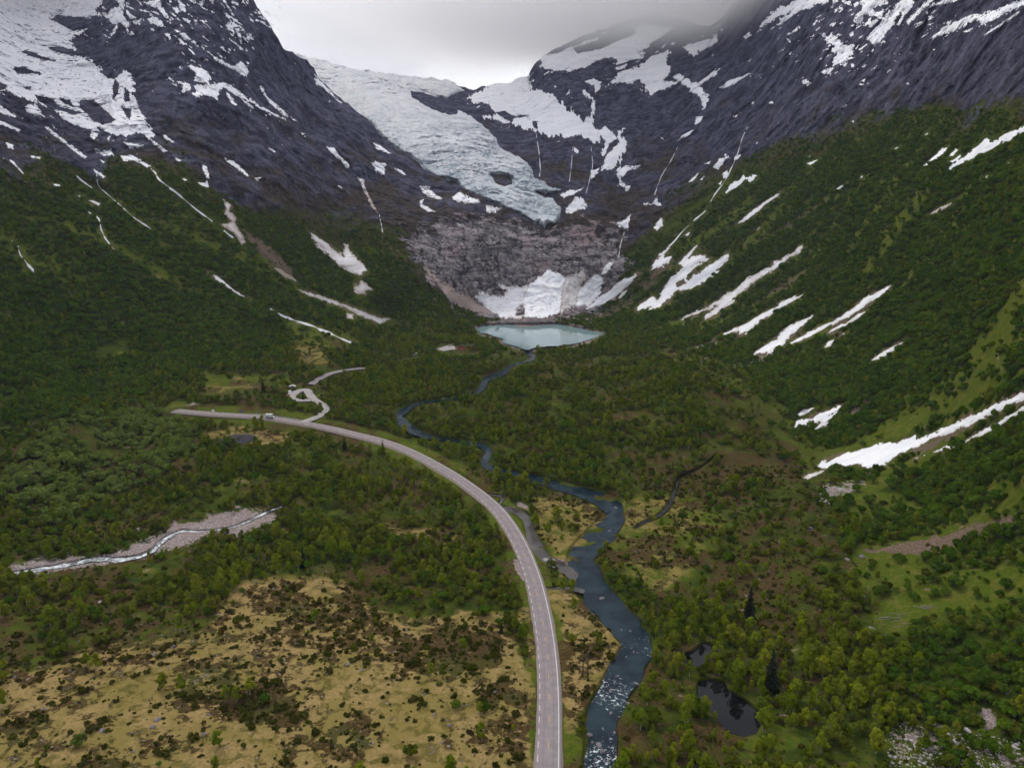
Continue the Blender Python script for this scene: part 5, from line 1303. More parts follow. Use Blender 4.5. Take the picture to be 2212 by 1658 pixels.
for sgn in (-1, 1):
    v, f = strip(RW_, RN_, [sgn * 3.44, sgn * 3.9, sgn * 5.2], [-.01, -.06, -1.2])
    link('shoulder', mesh_np('shoulder', v, f if sgn < 0 else f[:, ::-1], M_VERGE, True), road)
for sgn in (-1, 1):
    v, f = strip(RW_, RN_, [sgn * (2.92 if sgn > 0 else 2.97), sgn * 3.12], [.026, .020])
    if sgn < 0:
        f = f.reshape(len(RW_) - 1, 1, 4)[np.arange(len(RW_) - 1) % 2 == 0].reshape(-1, 4)
    link('edge_line', mesh_np('edge_line', v, f, M_WHITE, False), road)
for i in range(2, len(RW_) - 2, 4):
    v, f = strip(RW_[i:i + 2], RN_[i:i + 2], [-.09, .09], [.066, .066])
    link('centre_dash', mesh_np('centre_dash', v, f, M_YELLOW, False), road)
SW_, SN_, _ = road_line(SIDE, 2.0, 10, .35)
v, f = strip(SW_, SN_, [-3.4, -2.3, -1, 0, 1, 2.3, 3.4], [-.7, .0, .03, .05, .03, .0, -.7])
tag(link('access_road', mesh_np('access_road', v, f, M_SIDEROAD, True, {'across': np.tile(np.linspace(-1, 1, 7), len(SW_))})), 'pale side road looping through the small car park', 'road', kind='structure')
TW_, TN_, _ = road_line(TRACK, 2.0, 10, .5)
v, f = strip(TW_, TN_, [-3.4, -2.5, -1, 0, 1, 2.5, 3.4], [-.7, .0, .03, .05, .03, .0, -.7])
tag(link('gravel_track', mesh_np('gravel_track', v, f, M_ASPHALT, True, {'across': np.tile(np.linspace(-1, 1, 7), len(TW_))})), 'dark track leaving the car park towards the lake', 'road', kind='structure')
def flat_patch(name, poly, mat, label, cat, up=.3):
    p = np.array(poly)
    X, Y = np.meshgrid(np.arange(p[:, 0].min() - 3, p[:, 0].max() + 3, .8), np.arange(p[:, 1].min() - 3, p[:, 1].max() + 3, .8))
    f = sdf(p, X, Y) + .8 * fbm(X / 5, Y / 4, octs=3)
    ok = f > 0
    cell = ok[:-1, :-1] & ok[1:, :-1] & ok[1:, 1:] & ok[:-1, 1:]
    q = grid_faces(*X.shape).reshape(X.shape[0] - 1, X.shape[1] - 1, 4)[cell]
    u, inv = np.unique(q, return_inverse=True)
    Wv = world_at(X.ravel()[u], Y.ravel()[u], TA(X.ravel()[u], Y.ravel()[u]))
    Wv[:, 2] += up
    return tag(link(name, mesh_np(name, Wv, inv.reshape(-1, 4), mat, True, {'across': np.zeros(len(u))})), label, cat, kind='structure')
flat_patch('parking_ground', PARK, M_SIDEROAD, 'pale gravel parking bay beside the loop road', 'car park', .42)
flat_patch('parking_ground', FARPARK, M_SIDEROAD, 'far pale car park beside the red cabin near the lake', 'car park')
flat_patch('layby_ground', LAYBY, M_SIDEROAD, 'pale gravel lay-by on the outside of the road bend', 'lay-by', .12)
c = catmull(TRAIL, 5)
W_ = world_at(c[:, 0], c[:, 1], TA(c[:, 0], c[:, 1])); W_[:, 2] += .4
T_ = np.gradient(W_, axis=0); T_[:, 2] = 0; T_ /= np.linalg.norm(T_, axis=1)[:, None]
v, f = strip(W_, np.stack([T_[:, 1], -T_[:, 0], 0 * T_[:, 0]], 1), [-1.3, 0, 1.3], [0, .05, 0])
tag(link('footpath', mesh_np('footpath', v, f, M_SIDEROAD, True, {'across': np.zeros(len(v))})), 'thin pale footpath leading from the far car park to the lake', 'path', kind='structure')
# ------------------------------------------------------------------ vegetation
def quads(C, N, size, rng):
    """leaf-clump faces: bent quads at centres C facing roughly N"""
    n = len(C)
    N = N / (np.linalg.norm(N, axis=1)[:, None] + 1e-9)
    A = np.cross(N, rng.normal(size=(n, 3))); A /= np.linalg.norm(A, axis=1)[:, None] + 1e-9
    B = np.cross(N, A)
    s = size[:, None]
    v = np.stack([C - A * s - B * s * .6, C + A * s * .8 - B * s * .9 + N * s * .25, C + A * s + B * s * .7, C - A * s * .7 + B * s + N * s * .3], 1)
    return v.reshape(-1, 3), np.arange(4 * n).reshape(-1, 4)
def crown_arrays(rng, h, base, rad, lobes, per, size, dome=False, droop=0.0):
    Cs, Ns = [], []
    for i in range(lobes):
        t = (i + rng.random()) / lobes
        a = rng.random() * 2 * math.pi
        if dome:
            rr = rad * math.sqrt(rng.random()) * .75
            cz = base + (h - base) * (.25 + .5 * (1 - (rr / rad) ** 2) * rng.uniform(.6, 1))
            lr = rad * rng.uniform(.30, .48)
        else:
            prof = math.sin(math.pi * min(1, .18 + .80 * t)) ** .8
            rr = rad * prof * rng.uniform(.25, .85)
            cz = base + (h - base) * (.06 + .86 * t)
            lr = rad * (.28 + .26 * prof) * rng.uniform(.8, 1.2)
        c = np.array([rr * math.cos(a), rr * math.sin(a), cz])
        d = rng.normal(size=(per, 3)); d /= np.linalg.norm(d, axis=1)[:, None]
        r = rng.random(per) ** .4
        q = c + d * (lr * r)[:, None] * np.array([1, 1, .85])
        q[:, 2] -= droop * rng.random(per) * lr
        Cs.append(q)
        Ns.append(d + .8 * (q - np.array([0, 0, base + .35 * (h - base)])) / rad + np.array([0, 0, .35]) + .5 * rng.normal(size=(per, 3)))
    C, N = np.vstack(Cs), np.vstack(Ns)
    C[:, 2] = np.maximum(C[:, 2], .1)
    return quads(C, N, size * rng.uniform(.65, 1.35, len(C)), rng)
def spruce_arrays(rng, h, rad):
    Cs, Ns = [], []
    for i in range(17):
        t = i / 16
        z = h * (.06 + .92 * t)
        r = rad * (1 - t) ** .9 + .12
        nb = max(4, int(12 * (1 - t) + 4))
        for b in range(nb):
            a = 2 * math.pi * (b + rng.random() * .7) / nb + i
            L = r * rng.uniform(.75, 1.15)
            for k in range(max(2, int(L / .35))):
                s = (k + .6) / max(2, int(L / .35))
                Cs.append((math.cos(a) * L * s, math.sin(a) * L * s, z - .28 * L * s + rng.normal() * .06))
                Ns.append((math.cos(a) * .5 + rng.normal() * .3, math.sin(a) * .5 + rng.normal() * .3, .8))
    C, N = np.array(Cs), np.array(Ns)
    return quads(C, N, rng.uniform(.24, .42, len(C)), rng)
def trunk_mb(rng, h, r, stems=1, spread=.3, lean=.1):
    mb = MB()
    for k in range(stems):
        a = 2 * math.pi * (k + rng.random()) / stems
        sx, sy = (spread * math.cos(a), spread * math.sin(a)) if stems > 1 else (rng.normal() * lean, rng.normal() * lean)
        pts = [(0 if stems == 1 else .1 * math.cos(a), 0 if stems == 1 else .1 * math.sin(a), -.4)]
        for i in range(1, 5):
            t = i / 4
            pts.append((sx * t ** 1.3 * h * .6 + rng.normal() * .05, sy * t ** 1.3 * h * .6 + rng.normal() * .05, h * t * .86))
        mb.tube(pts, [r, r * .85, r * .6, r * .35, r * .1], 5)
        if stems == 1:
            for b in range(5):
                t = .35 + .11 * b
                a2 = rng.random() * 6.28
                p0 = Vector((sx * t ** 1.3 * h * .6, sy * t ** 1.3 * h * .6, h * t * .86))
                p1 = p0 + Vector((math.cos(a2) * h * .16, math.sin(a2) * h * .16, h * .12))
                mb.tube([p0, (p0 + p1) / 2 + Vector((0, 0, .1)), p1], [r * .35, r * .22, r * .06], 4)
    return mb
KIND = {}
def make_kind(key, n, leaf, bark, crown, trunk):
    out = []
    for i in range(n):
        rng = np.random.default_rng(hash_seed(key) + i)
        v, f = crown(rng)
        cm = mesh_np(key + '_crown', v, f, leaf, False)
        tb = trunk(rng)
        tm = tb.mesh(key + '_trunk', bark)
        nv = len(v)
        # whole plant for the mass planting
        me = bpy.data.meshes.new(key)
        me.from_pydata([tuple(p) for p in v] + tb.v, [], [tuple(q) for q in f] + [tuple(nv + k for k in q) for q in tb.f])
        me.materials.append(leaf); me.materials.append(bark)
        mi = np.zeros(len(me.polygons), np.int32); mi[len(f):] = 1
        me.polygons.foreach_set('material_index', mi)
        me.update()
        out.append((cm, tm, me))
    KIND[key] = out
def hash_seed(s):
    return sum(ord(c) * (i + 7) for i, c in enumerate(s))
make_kind('birch', 7, L_BIRCH, M_BARK, lambda r: crown_arrays(r, r.uniform(5.0, 6.9), r.uniform(1.0, 1.7), r.uniform(1.2, 1.75), 12, 27, .28, droop=.4), lambda r: trunk_mb(r, 5.8, .11))
make_kind('alder', 6, L_ALDER, M_DARKBARK, lambda r: crown_arrays(r, r.uniform(2.9, 4.6), .1, r.uniform(1.4, 2.3), 12, 27, .33, True), lambda r: trunk_mb(r, 3.4, .06, 4, .35))
make_kind('willow', 5, L_WILLOW, M_DARKBARK, lambda r: crown_arrays(r, r.uniform(3.8, 5.0), .15, r.uniform(2.0, 2.7), 12, 30, .36, True), lambda r: trunk_mb(r, 3.8, .07, 5, .35))
make_kind('scrub', 5, L_DARK, M_DARKBARK, lambda r: crown_arrays(r, r.uniform(2.2, 3.2), .05, r.uniform(1.4, 1.9), 9, 22, .32, True), lambda r: trunk_mb(r, 2.4, .04, 5, .4))
make_kind('spruce', 3, L_SPRUCE, M_DARKBARK, lambda r: spruce_arrays(r, 14.0, 2.9), lambda r: trunk_mb(r, 15.5, .20, 1, 0, .005))
make_kind('heather', 5, L_HEATH, M_DARKBARK, lambda r: crown_arrays(r, r.uniform(.45, .75), 0, r.uniform(.7, 1.0), 8, 16, .17, True), lambda r: trunk_mb(r, .4, .015, 3, .5))

def scatter_points(dens, step=4.0, box=(-420, 240, 2640, 1800)):
    """random plants, dens = plants per square metre of ground"""
    X, Y = np.meshgrid(np.arange(box[0], box[2], step), np.arange(box[1], box[3], step))
    Y0 = TA(X, Y)
    Wp = world_at(X, Y, Y0)
    a = np.zeros_like(Wp); b = np.zeros_like(Wp)
    a[:, :-1] = Wp[:, 1:] - Wp[:, :-1]; b[:-1] = Wp[:-1] - Wp[1:]
    ar = np.linalg.norm(np.cross(a, b), axis=-1)
    ok = (Y > topA(X) + 3) & (ar > 0) & (ar < 4000)
    lam = np.where(ok, ar * dens(X, Y, Wp), 0)
    n = RNG.poisson(np.clip(lam, 0, 400))
    px = np.repeat(X.ravel(), n.ravel()) + RNG.random(n.sum()) * step
    py = np.repeat(Y.ravel(), n.ravel()) + RNG.random(n.sum()) * step
    blk = sample(R_block, px, py)
    k = RNG.random(len(px)) > blk * 1.35
    px, py = px[k], py[k]
    return px, py, world_at(px, py, depthA(px, py))
def forest_field(X, Y, Wp):
    fl = sstep(-45, 45, sample(R_floor, X, Y))
    wob = treewob(X, Y)
    tl = Y - curve(TREELINE, X) - wob
    f = sstep(-58, 16, tl)
    x, y, z = Wp[..., 0], Wp[..., 1], Wp[..., 2]
    streak = fbm(y / 30 + z / 260, z / 150, octs=3)
    slope = np.clip(1.12 + 1.9 * streak, .08, 1.35) * sstep(-.5, -.15, fbm(x / 35, y / 35, z / 35, octs=3) + .18)
    cl = sstep(-8, 8, sample(R_cliff, X, Y))
    clump = fbm(x / 32, y / 32, octs=4)
    flo = np.clip(.72 + 1.6 * clump, .06, 1.25)
    thin = sample(R_thin, X, Y)
    flo = flo * (1 - thin) + np.clip(.80 + 1.2 * clump, .15, 1.2) * thin
    return f * (slope * (1 - fl) + flo * fl) * (1 - sample(R_bare, X, Y)) * (1 - cl), fl, thin
def dens_trees(X, Y, Wp):
    f, fl, thin = forest_field(X, Y, Wp)
    dist = Wp[..., 1]
    return f * (.135 * (1 - fl) + fl * (.128 - .005 * thin))
tx, ty, tw = scatter_points(dens_trees)
n = len(tx)
fl = sstep(-45, 45, sample(R_floor, tx, ty))
pale, thin = sample(R_pale, tx, ty), sample(R_thin, tx, ty)
r1 = RNG.random(n)
mixn = fbm(tw[:, 0] / 30, tw[:, 1] / 30, octs=3)
kind = np.where(r1 < .82 * pale, 2, np.where(r1 < (1 - fl) * .93, 1, 0))
kind[RNG.random(n) < .20 * (1 - pale)] = 3
fkind = (kind == 0) & (thin < .5) & (RNG.random(n) < .46 - .9 * mixn) & (fl > .3)
kind[fkind] = 3
kind[(kind == 0) & (fl > .3) & (thin < .5) & (RNG.random(n) < .30)] = 1
sc = RNG.lognormal(-.06, .36, n).clip(.36, 2.0)
sc *= np.where(kind == 0, .80, np.where(kind == 1, 1.02 - .2 * sstep(1000, 1300, ty), .95))
alt = sstep(-30, 140, ty - curve(TREELINE, tx))
sc *= np.where(fl < .5, .62 + .38 * alt, 1.0)
rot = RNG.random(n) * 6.283
print('trees', n, [(kind == k).sum() for k in range(4)])
def gn_scatter(name, meshes, pos, scale, rotz, var, label, cat):
    me = bpy.data.meshes.new(name)
    me.vertices.add(len(pos)); me.vertices.foreach_set('co', np.asarray(pos, np.float32).ravel())
    me.attributes.new('size', 'FLOAT', 'POINT').data.foreach_set('value', np.asarray(scale, np.float32))
    me.attributes.new('variant', 'INT', 'POINT').data.foreach_set('value', np.asarray(var, np.int32))
    ro = np.zeros((len(pos), 3), np.float32); ro[:, 2] = rotz
    ro[:, 0] = RNG.normal(0, .05, len(pos)); ro[:, 1] = RNG.normal(0, .05, len(pos))
    me.attributes.new('turn', 'FLOAT_VECTOR', 'POINT').data.foreach_set('vector', ro.ravel())
    col = bpy.data.collections.new(name + '_sources')
    for i, m in enumerate(meshes):
        col.objects.link(bpy.data.objects.new('%s_source_%02d' % (name, i), m))
    o = link(name, me)
    ng = bpy.data.node_groups.new(name, 'GeometryNodeTree')
    ng.interface.new_socket('Geometry', in_out='INPUT', socket_type='NodeSocketGeometry')
    ng.interface.new_socket('Geometry', in_out='OUTPUT', socket_type='NodeSocketGeometry')
    N = ng.nodes.new
    gi, go = N('NodeGroupInput'), N('NodeGroupOutput')
    ip, ci = N('GeometryNodeInstanceOnPoints'), N('GeometryNodeCollectionInfo')
    ci.inputs['Collection'].default_value = col
    ci.inputs['Separate Children'].default_value = True
    ci.inputs['Reset Children'].default_value = True
    def na(nm, t):
        a = N('GeometryNodeInputNamedAttribute'); a.data_type = t; a.inputs['Name'].default_value = nm
        return a.outputs['Attribute']
    er = N('FunctionNodeEulerToRotation')
    Lk = ng.links.new
    Lk(gi.outputs[0], ip.inputs['Points']); Lk(ci.outputs[0], ip.inputs['Instance'])
    ip.inputs['Pick Instance'].default_value = True
    Lk(na('variant', 'INT'), ip.inputs['Instance Index'])
    Lk(na('turn', 'FLOAT_VECTOR'), er.inputs[0]); Lk(er.outputs[0], ip.inputs['Rotation'])
    Lk(na('size', 'FLOAT'), ip.inputs['Scale'])
    Lk(ip.outputs[0], go.inputs[0])
    md = o.modifiers.new('scatter', 'NODES'); md.node_group = ng
    return tag(o, label, cat, kind='stuff')
MARKS = [(1330, 1600, 'the lowest rapids'), (1370, 1440, 'the wide river bend'), (1290, 1290, 'the narrow river stretch'), (1240, 1215, 'the mouth of the side channel'), (1320, 1090, 'the upper river bend'), (1440, 1100, 'the dark creek'), (1575, 1520, 'the larger pond'), (1505, 1415, 'the smaller pond'),
         (1618, 1300, 'the slim spruce'), (1665, 1450, 'the largest spruce'), (1740, 1560, 'the open ground past the larger pond'), (1264, 1435, 'the two close poles'), (1130, 1230, 'the gravel lay-by'), (1100, 1120, 'the road bend'), (900, 985, 'the upper road curve'), (520, 942, 'the dark stone heap'),
         (660, 910, 'the road junction'), (650, 850, 'the car park loop'), (585, 904, 'the camper van'), (560, 1110, 'the upper end of the white stream'), (300, 1160, 'the middle of the white stream'), (60, 1225, 'the left end of the white stream'), (300, 1020, 'the brown clearing on the knoll'), (120, 960, 'the pale willow knoll'),
         (200, 1120, 'the rocky outcrop by the stream'), (650, 1230, 'the upper edge of the tan meadow'), (1000, 1405, 'the round heather patch'), (420, 1500, 'the dark heather strip'), (250, 1340, 'the left edge of the tan meadow'), (850, 1160, 'the small straw clearing'), (740, 1080, 'the thicket spruce'),
         (2000, 960, 'the biggest snow tongue'), (1770, 900, 'the hand-shaped snow patch'), (2100, 1000, 'the ragged snow line'), (1920, 1240, 'the bright right meadow'), (2040, 1170, 'the brown scree strip'), (1825, 1150, 'the fallen trunks on the upper right'), (1935, 1335, 'the fallen trunks on the lower right'),
         (2050, 1600, 'the corner rock field'), (2150, 1450, 'the stony right edge'), (1990, 1500, 'the trunks by the rock field'), (1600, 1000, 'the brown marsh'), (1750, 1050, 'the foot of the right slope'), (1340, 895, 'the small straw patch in the valley'), (1120, 850, 'the far river stretch'), (1930, 745, 'the isolated snow strip'), (1690, 715, 'the wide snow strip'), (2180, 820, 'the upper end of the biggest snow tongue'), (1880, 660, 'the longest thin snow line'), (2150, 640, 'the upper right woods'), (200, 560, 'the middle left waterfall'), (60, 560, 'the leftmost waterfall')]
def grow_words(k, s, lo, hi):
    return 'tall' if s > hi else ('small' if s < lo else 'mid-sized')
def grow_individual(key, nm, i, W, s, rz, label, cat, group, tree):
    cm, tm, _ = KIND[key][i]
    e = link(nm, None, None, W, rz)
    e.scale = (s, s, s)
    a = link('crown' if tree else 'foliage', cm, e)
    b = link('trunk' if tree else 'stem', tm, e)
    return tag(e, label, cat, group)
NAMES = {0: ('birch', 'birch_tree', 'young light green birch', 'birch', 300, True), 1: ('alder', 'alder_bush', 'rounded dark green bush', 'bush', 300, False),
         2: ('willow', 'willow_bush', 'pale grey-green willow bush', 'bush', 220, False), 3: ('scrub', 'scrub_bush', 'low dull olive bush', 'bush', 260, False)}
dist = np.linalg.norm(tw - CAM, axis=1)
inframe = (tx > 5) & (tx < 2207) & (ty > 300) & (ty < 1655)
HT = {0: 6.0, 1: 4.0, 2: 4.4, 3: 2.7}
rest_name = {0: ('birch_wood', 'mass of smaller and farther light green birches across the valley floor'), 1: ('hillside_thicket', 'dense dark green thicket covering both lower mountain slopes'),
             2: ('willow_thicket', 'pale willow thicket behind the nearest willow bushes'), 3: ('valley_scrub', 'dull olive scrub spread over the valley floor')}
for k, (key, nm, what, cat, lim, tree) in NAMES.items():
    idx = np.where(kind == k)[0]
    score = np.where(inframe[idx], sc[idx] * HT[k] / dist[idx], 0)
    order = idx[np.argsort(-score)]
    one, rest = order[:lim], order[lim:]
    nv = len(KIND[key])
    lo_, hi_ = (np.quantile(sc[one], .33), np.quantile(sc[one], .67)) if len(one) else (0, 0)
    for j in one:
        lab = '%s %s standing %s' % (grow_words(k, sc[j], lo_, hi_), what, beside(tx[j], ty[j], MARKS))
        grow_individual(key, nm, int(RNG.integers(nv)), tw[j], sc[j], rot[j], lab, cat, nm.replace('_', ' ') + ' growing in the valley', tree)
    if len(rest):
        gn_scatter(rest_name[k][0], [q[2] for q in KIND[key]], tw[rest], sc[rest], rot[rest], RNG.integers(nv, size=len(rest)), rest_name[k][1], 'woodland')
# single bushes that stand out in the tan meadow
for x, y, s, key, lab in [(208, 1448, 1.35, 'birch', 'tall bright green birch clump standing in dark heather at the left of the meadow'), (188, 1440, 1.1, 'birch', 'smaller birch leaning against the tall left meadow clump'),
                          (352, 1488, 1.05, 'birch', 'bright birch clump on the left end of the dark heather strip'), (392, 1494, 1.15, 'birch', 'second birch clump on the dark heather strip'), (488, 1515, 1.1, 'birch', 'low birch clump at the bend of the dark heather strip'),
                          (512, 1512, .9, 'birch', 'birch beside the bend of the heather strip'), (541, 1500, 1.25, 'birch', 'tallest birch at the right end of the heather strip'), (172, 1610, 1.0, 'willow', 'single blue-green willow bush near the bottom left'),
                          (470, 1612, .95, 'birch', 'small upright birch in the lower meadow'), (6, 1530, 1.1, 'birch', 'bright birch cut by the left picture edge'), (1048, 1535, 1.0, 'alder', 'dark round bush in the meadow left of the road'),
                          (1035, 1540, .8, 'birch', 'light birch behind the dark round meadow bush'), (1000, 1405, .9, 'birch', 'small birch inside the round heather patch'), (932, 1460, .8, 'birch', 'small birch at the left rim of the round heather patch'), (957, 1460, .75, 'birch', 'second small birch at the rim of the round heather patch'),
                          (1240, 1143, 1.7, 'scrub', 'dark leafy bush on the yellow spit between side channel and river'), (1190, 1130, .7, 'scrub', 'small scrub bush on the yellow spit')]:
    v = int(RNG.integers(len(KIND[key])))
    grow_individual(key, {'birch': 'birch_tree', 'willow': 'willow_bush', 'alder': 'alder_bush', 'scrub': 'scrub_bush'}[key], v, at(x, y), s, RNG.random() * 6, lab, 'birch' if key == 'birch' else 'bush', None, key == 'birch')
for x, y, h, lab in [(1618, 1340, 15, 'slim near-black spruce in the birch wood above the ponds'), (1665, 1492, 16.5, 'largest dark spruce, just right of the larger pond'), (569, 846, 11, 'dark pointed spruce behind the car park'), (655, 866, 8, 'small spruce on the green island of the car park loop'),
                     (744, 972, 10, 'dark spruce left of the road, left one of two'), (827, 980, 10, 'dark spruce left of the road, right one of two'), (655, 1224, 9, 'dark spruce at the upper edge of the tan meadow'), (722, 1076, 8, 'lone small spruce in the thicket left of the road bend'),
                     (1371, 792, 9, 'lone spruce on the slope right of the lake outlet'), (1083, 1366, 4.5, 'small dark conifer at the right rim of the round heather patch')]:
    grow_individual('spruce', 'spruce_tree', int(RNG.integers(3)), at(x, y), h / 15.0, RNG.random() * 6, lab, 'spruce', 'spruces in the valley', True)
def dens_heath(X, Y, Wp):
    d, h = sample(R_dry, X, Y), sample(R_heath, X, Y)
    cl = fbm(Wp[..., 0] / 16, Wp[..., 1] / 16, octs=4)
    return (Y > 1000) * (d * (.012 + .20 * sstep(-.15, .3, cl)) + .2 * h + .03 * sstep(-45, 45, sample(R_floor, X, Y)))
hx, hy, hw = scatter_points(dens_heath, 4.0, (-60, 1000, 2260, 1740))
print('heather', len(hx))
hs = RNG.lognormal(-.5, .55, len(hx)).clip(.25, 2.0)
gn_scatter('heather', [q[2] for q in KIND['heather']], hw, hs, RNG.random(len(hx)) * 6.28, RNG.integers(5, size=len(hx)), 'low brown and olive heather clumps dotted over the tan meadow', 'heather')
# ------------------------------------------------------------------ stones, logs, poles, vehicles, huts
def stone_mesh(seed, mat, flat=.65):
    rng = np.random.default_rng(seed)
    import bmesh
    bm = bmesh.new()
    bmesh.ops.create_icosphere(bm, subdivisions=2, radius=1.0)
    P_ = np.array([v.co[:] for v in bm.verts])
    o = rng.random(3) * 50
    r = 1 + .42 * noise(P_[:, 0] * 1.1 + o[0], P_[:, 1] * 1.1 + o[1], P_[:, 2] * 1.1 + o[2]) + .16 * noise(P_[:, 0] * 2.7 + o[1], P_[:, 1] * 2.7, P_[:, 2] * 2.7)
    sx = rng.uniform(.75, 1.3)
    for v, k in zip(bm.verts, r):
        v.co = Vector((v.co.x * k * sx, v.co.y * k / sx, v.co.z * k * flat))
    me = bpy.data.meshes.new('stone')
    bm.to_mesh(me); bm.free()
    me.materials.append(mat)
    return me
DARKST = [stone_mesh(i, M_BOULDER) for i in range(5)]
PALEST = [stone_mesh(20 + i, M_PALESTONE, .6) for i in range(5)]
def boulder(px, py, r, label, pale=False, group=None, w=None):
    W_ = at(px, py) if w is None else w
    o = link('boulder', (PALEST if pale else DARKST)[int(RNG.integers(5))], None, (W_[0], W_[1], W_[2] + .12 * r), RNG.random() * 6.28)
    o.scale = (r, r, r * RNG.uniform(.8, 1.15))
    return tag(o, label, 'boulder', group)
g_m = 'grey boulders in the tan meadow'
for i, (x, y) in enumerate(V('7', '800,805 850,800 1035,930 925,975 1640,580 1995,685 1010,1050 950,1365 920,1410 610,1430 1225,1450 1365,1530 800,1555 2165,1070 1500,1310 240,1050 475,895 370,920 1150,755 1190,1470 1310,735 970,860 1440,965 2080,1035 260,1300 85,1110 620,870 420,1070 1250,1335 1700,1010')
                           + V('8', '30,685 205,1070 275,845 405,960 970,985 765,1290 200,1330 380,1365 680,1500 635,1335 1000,1200 40,1525 270,1510 730,1400 240,990 120,1030 560,1190 800,1610 470,830')):
    big = i in (0, 2, 3, 7, 8, 9)
    boulder(x, y, (RNG.uniform(.75, 1.05) if big else RNG.uniform(.35, .65)), ['large grey boulder beside a pair at the upper left of the meadow', '', 'upright grey boulder in the middle of the left meadow', 'dark boulder below the upright grey one', '', '', '', 'brownish boulder in the lower left meadow, upper of two', 'brownish boulder in the lower left meadow, lower of two', 'broad low dark boulder near the bottom left'][i] if big else 'small grey boulder in the meadow ' + beside(x, y, MARKS), False, None if big else g_m)
boulder(*V('7', '600,660')[0], .7, 'single white boulder at the upper edge of the left meadow', True)
for i, (x, y) in enumerate(V('8', '1725,95 1850,1150 1800,1270 1790,990 1835,960 1700,1325 1625,1520 1760,830 1815,835 1645,640 1690,235 1605,1605 1585,1500 1650,1420 1720,1440 1740,1105 1700,1190 1650,1560 1680,1610 1570,1460')):
    k = np.argmin(np.abs(riv_c[:, 1] - y) + np.abs(riv_c[:, 0] - x))
    W_ = plane_pt(np.array(x), np.array(y), np.array(riv_z[k]))
    boulder(x, y, RNG.uniform(.45, .9), 'dark wet boulder standing alone in the calm upper river bend' if i == 0 else 'dark wet boulder breaking the rapids of the river', False, None if i == 0 else 'boulders in the river rapids', W_)
boulder(*V('8', '1308,410')[0], 1.2, 'white rounded stone at the mouth of the side channel', True)
for x, y, lab in [(*V('9', '1235,390')[0], 'grey boulder in the bright meadow on the right, right of two'), (*V('9', '1150,405')[0], 'dark boulder in the bright meadow on the right, left of two'), (*V('9', '1300,825')[0], 'blue-grey boulder beside the fallen trunks'), (*V('6', '1437,1400')[0], 'pale boulder below the biggest snow tongue'),
                  (*V('9', '1240,630')[0], 'dark overgrown boulder under the bright meadow'), (*V('9', '930,220')[0], 'grey boulder at the edge of the open birch wood')]:
    boulder(x, y, RNG.uniform(.9, 1.4), lab, 'pale' in lab)
bx, by = [], []
FIELD = V('9', '1390,1410 1480,1360 1700,1390 1900,1430 2215,1500 2215,1657 1400,1657')
while len(bx) < 150:
    x, y = RNG.uniform(1900, 2212), RNG.uniform(1540, 1656)
    if sdf(FIELD, np.array([x]), np.array([y]))[0] > 0:
        bx.append(x); by.append(y)
bw = ground(np.array(bx), np.array(by))
for i in range(len(bx)):
    r = float(np.clip(RNG.lognormal(-1.15, .55), .16, 1.1))
    boulder(bx[i], by[i], r, '%s pale boulder in the corner rock field, %s' % ('large' if r > .55 else 'small' if r < .28 else 'mid-sized', ('left' if bx[i] < 2010 else 'right' if bx[i] > 2110 else 'middle') + (' upper part' if by[i] < 1600 else ' lower part')), True, 'boulders of the corner rock field', bw[i])
# uncountable stone rubble
def rubble(name, polys, n, smin, smax, label, pale=True):
    X_, Y_ = [], []
    for poly, m in zip(polys, n):
        p = np.array(poly)
        xx, yy = RNG.uniform(p[:, 0].min(), p[:, 0].max(), m * 4), RNG.uniform(p[:, 1].min(), p[:, 1].max(), m * 4)
        k = sdf(p, xx, yy) > 0
        kk = np.where(k)[0][:m]
        X_.append(xx[kk] + RNG.normal(0, 5, len(kk))); Y_.append(yy[kk] + RNG.normal(0, 2.2, len(kk)))
    X_, Y_ = np.concatenate(X_), np.concatenate(Y_)
    k = sample(R_snow, X_, Y_) < .3
    X_, Y_ = X_[k], Y_[k]
    gn_scatter(name, PALEST if pale else DARKST, ground(X_, Y_), RNG.uniform(smin, smax, len(X_)) * RNG.uniform(.5, 1.2, len(X_)), RNG.random(len(X_)) * 6.28, RNG.integers(5, size=len(X_)), label, 'rubble')
rubble('rock_rubble', [FIELD, V('9', '1930,1290 2010,1300 2080,1400 1960,1430'), V('9', '1000,350 1500,250 1700,420 1500,640 1150,600')], [700, 90, 60], .10, .26, 'small pale stones strewn across the corner rock field')
rubble('stream_gravel', [BRAID], [2600], .15, .5, 'pinkish stones lining the bed of the left stream')
rubble('avalanche_rubble', [V('6', '60,560 400,560 620,620 800,600 700,720 400,720 100,650'), V('6', '980,1440 1250,1400 1200,1480 1000,1560'), V('6', '500,800 800,780 900,860 600,880')], [260, 160, 90], .3, .8, 'white stones and snow lumps scattered at the foot of the right slope')
rubble('shore_stones', [V('5', '1010,440 1130,425 1330,425 1380,440 1330,462 1050,468')], [260], .5, 1.4, 'grey stones on the delta behind the lake', False)

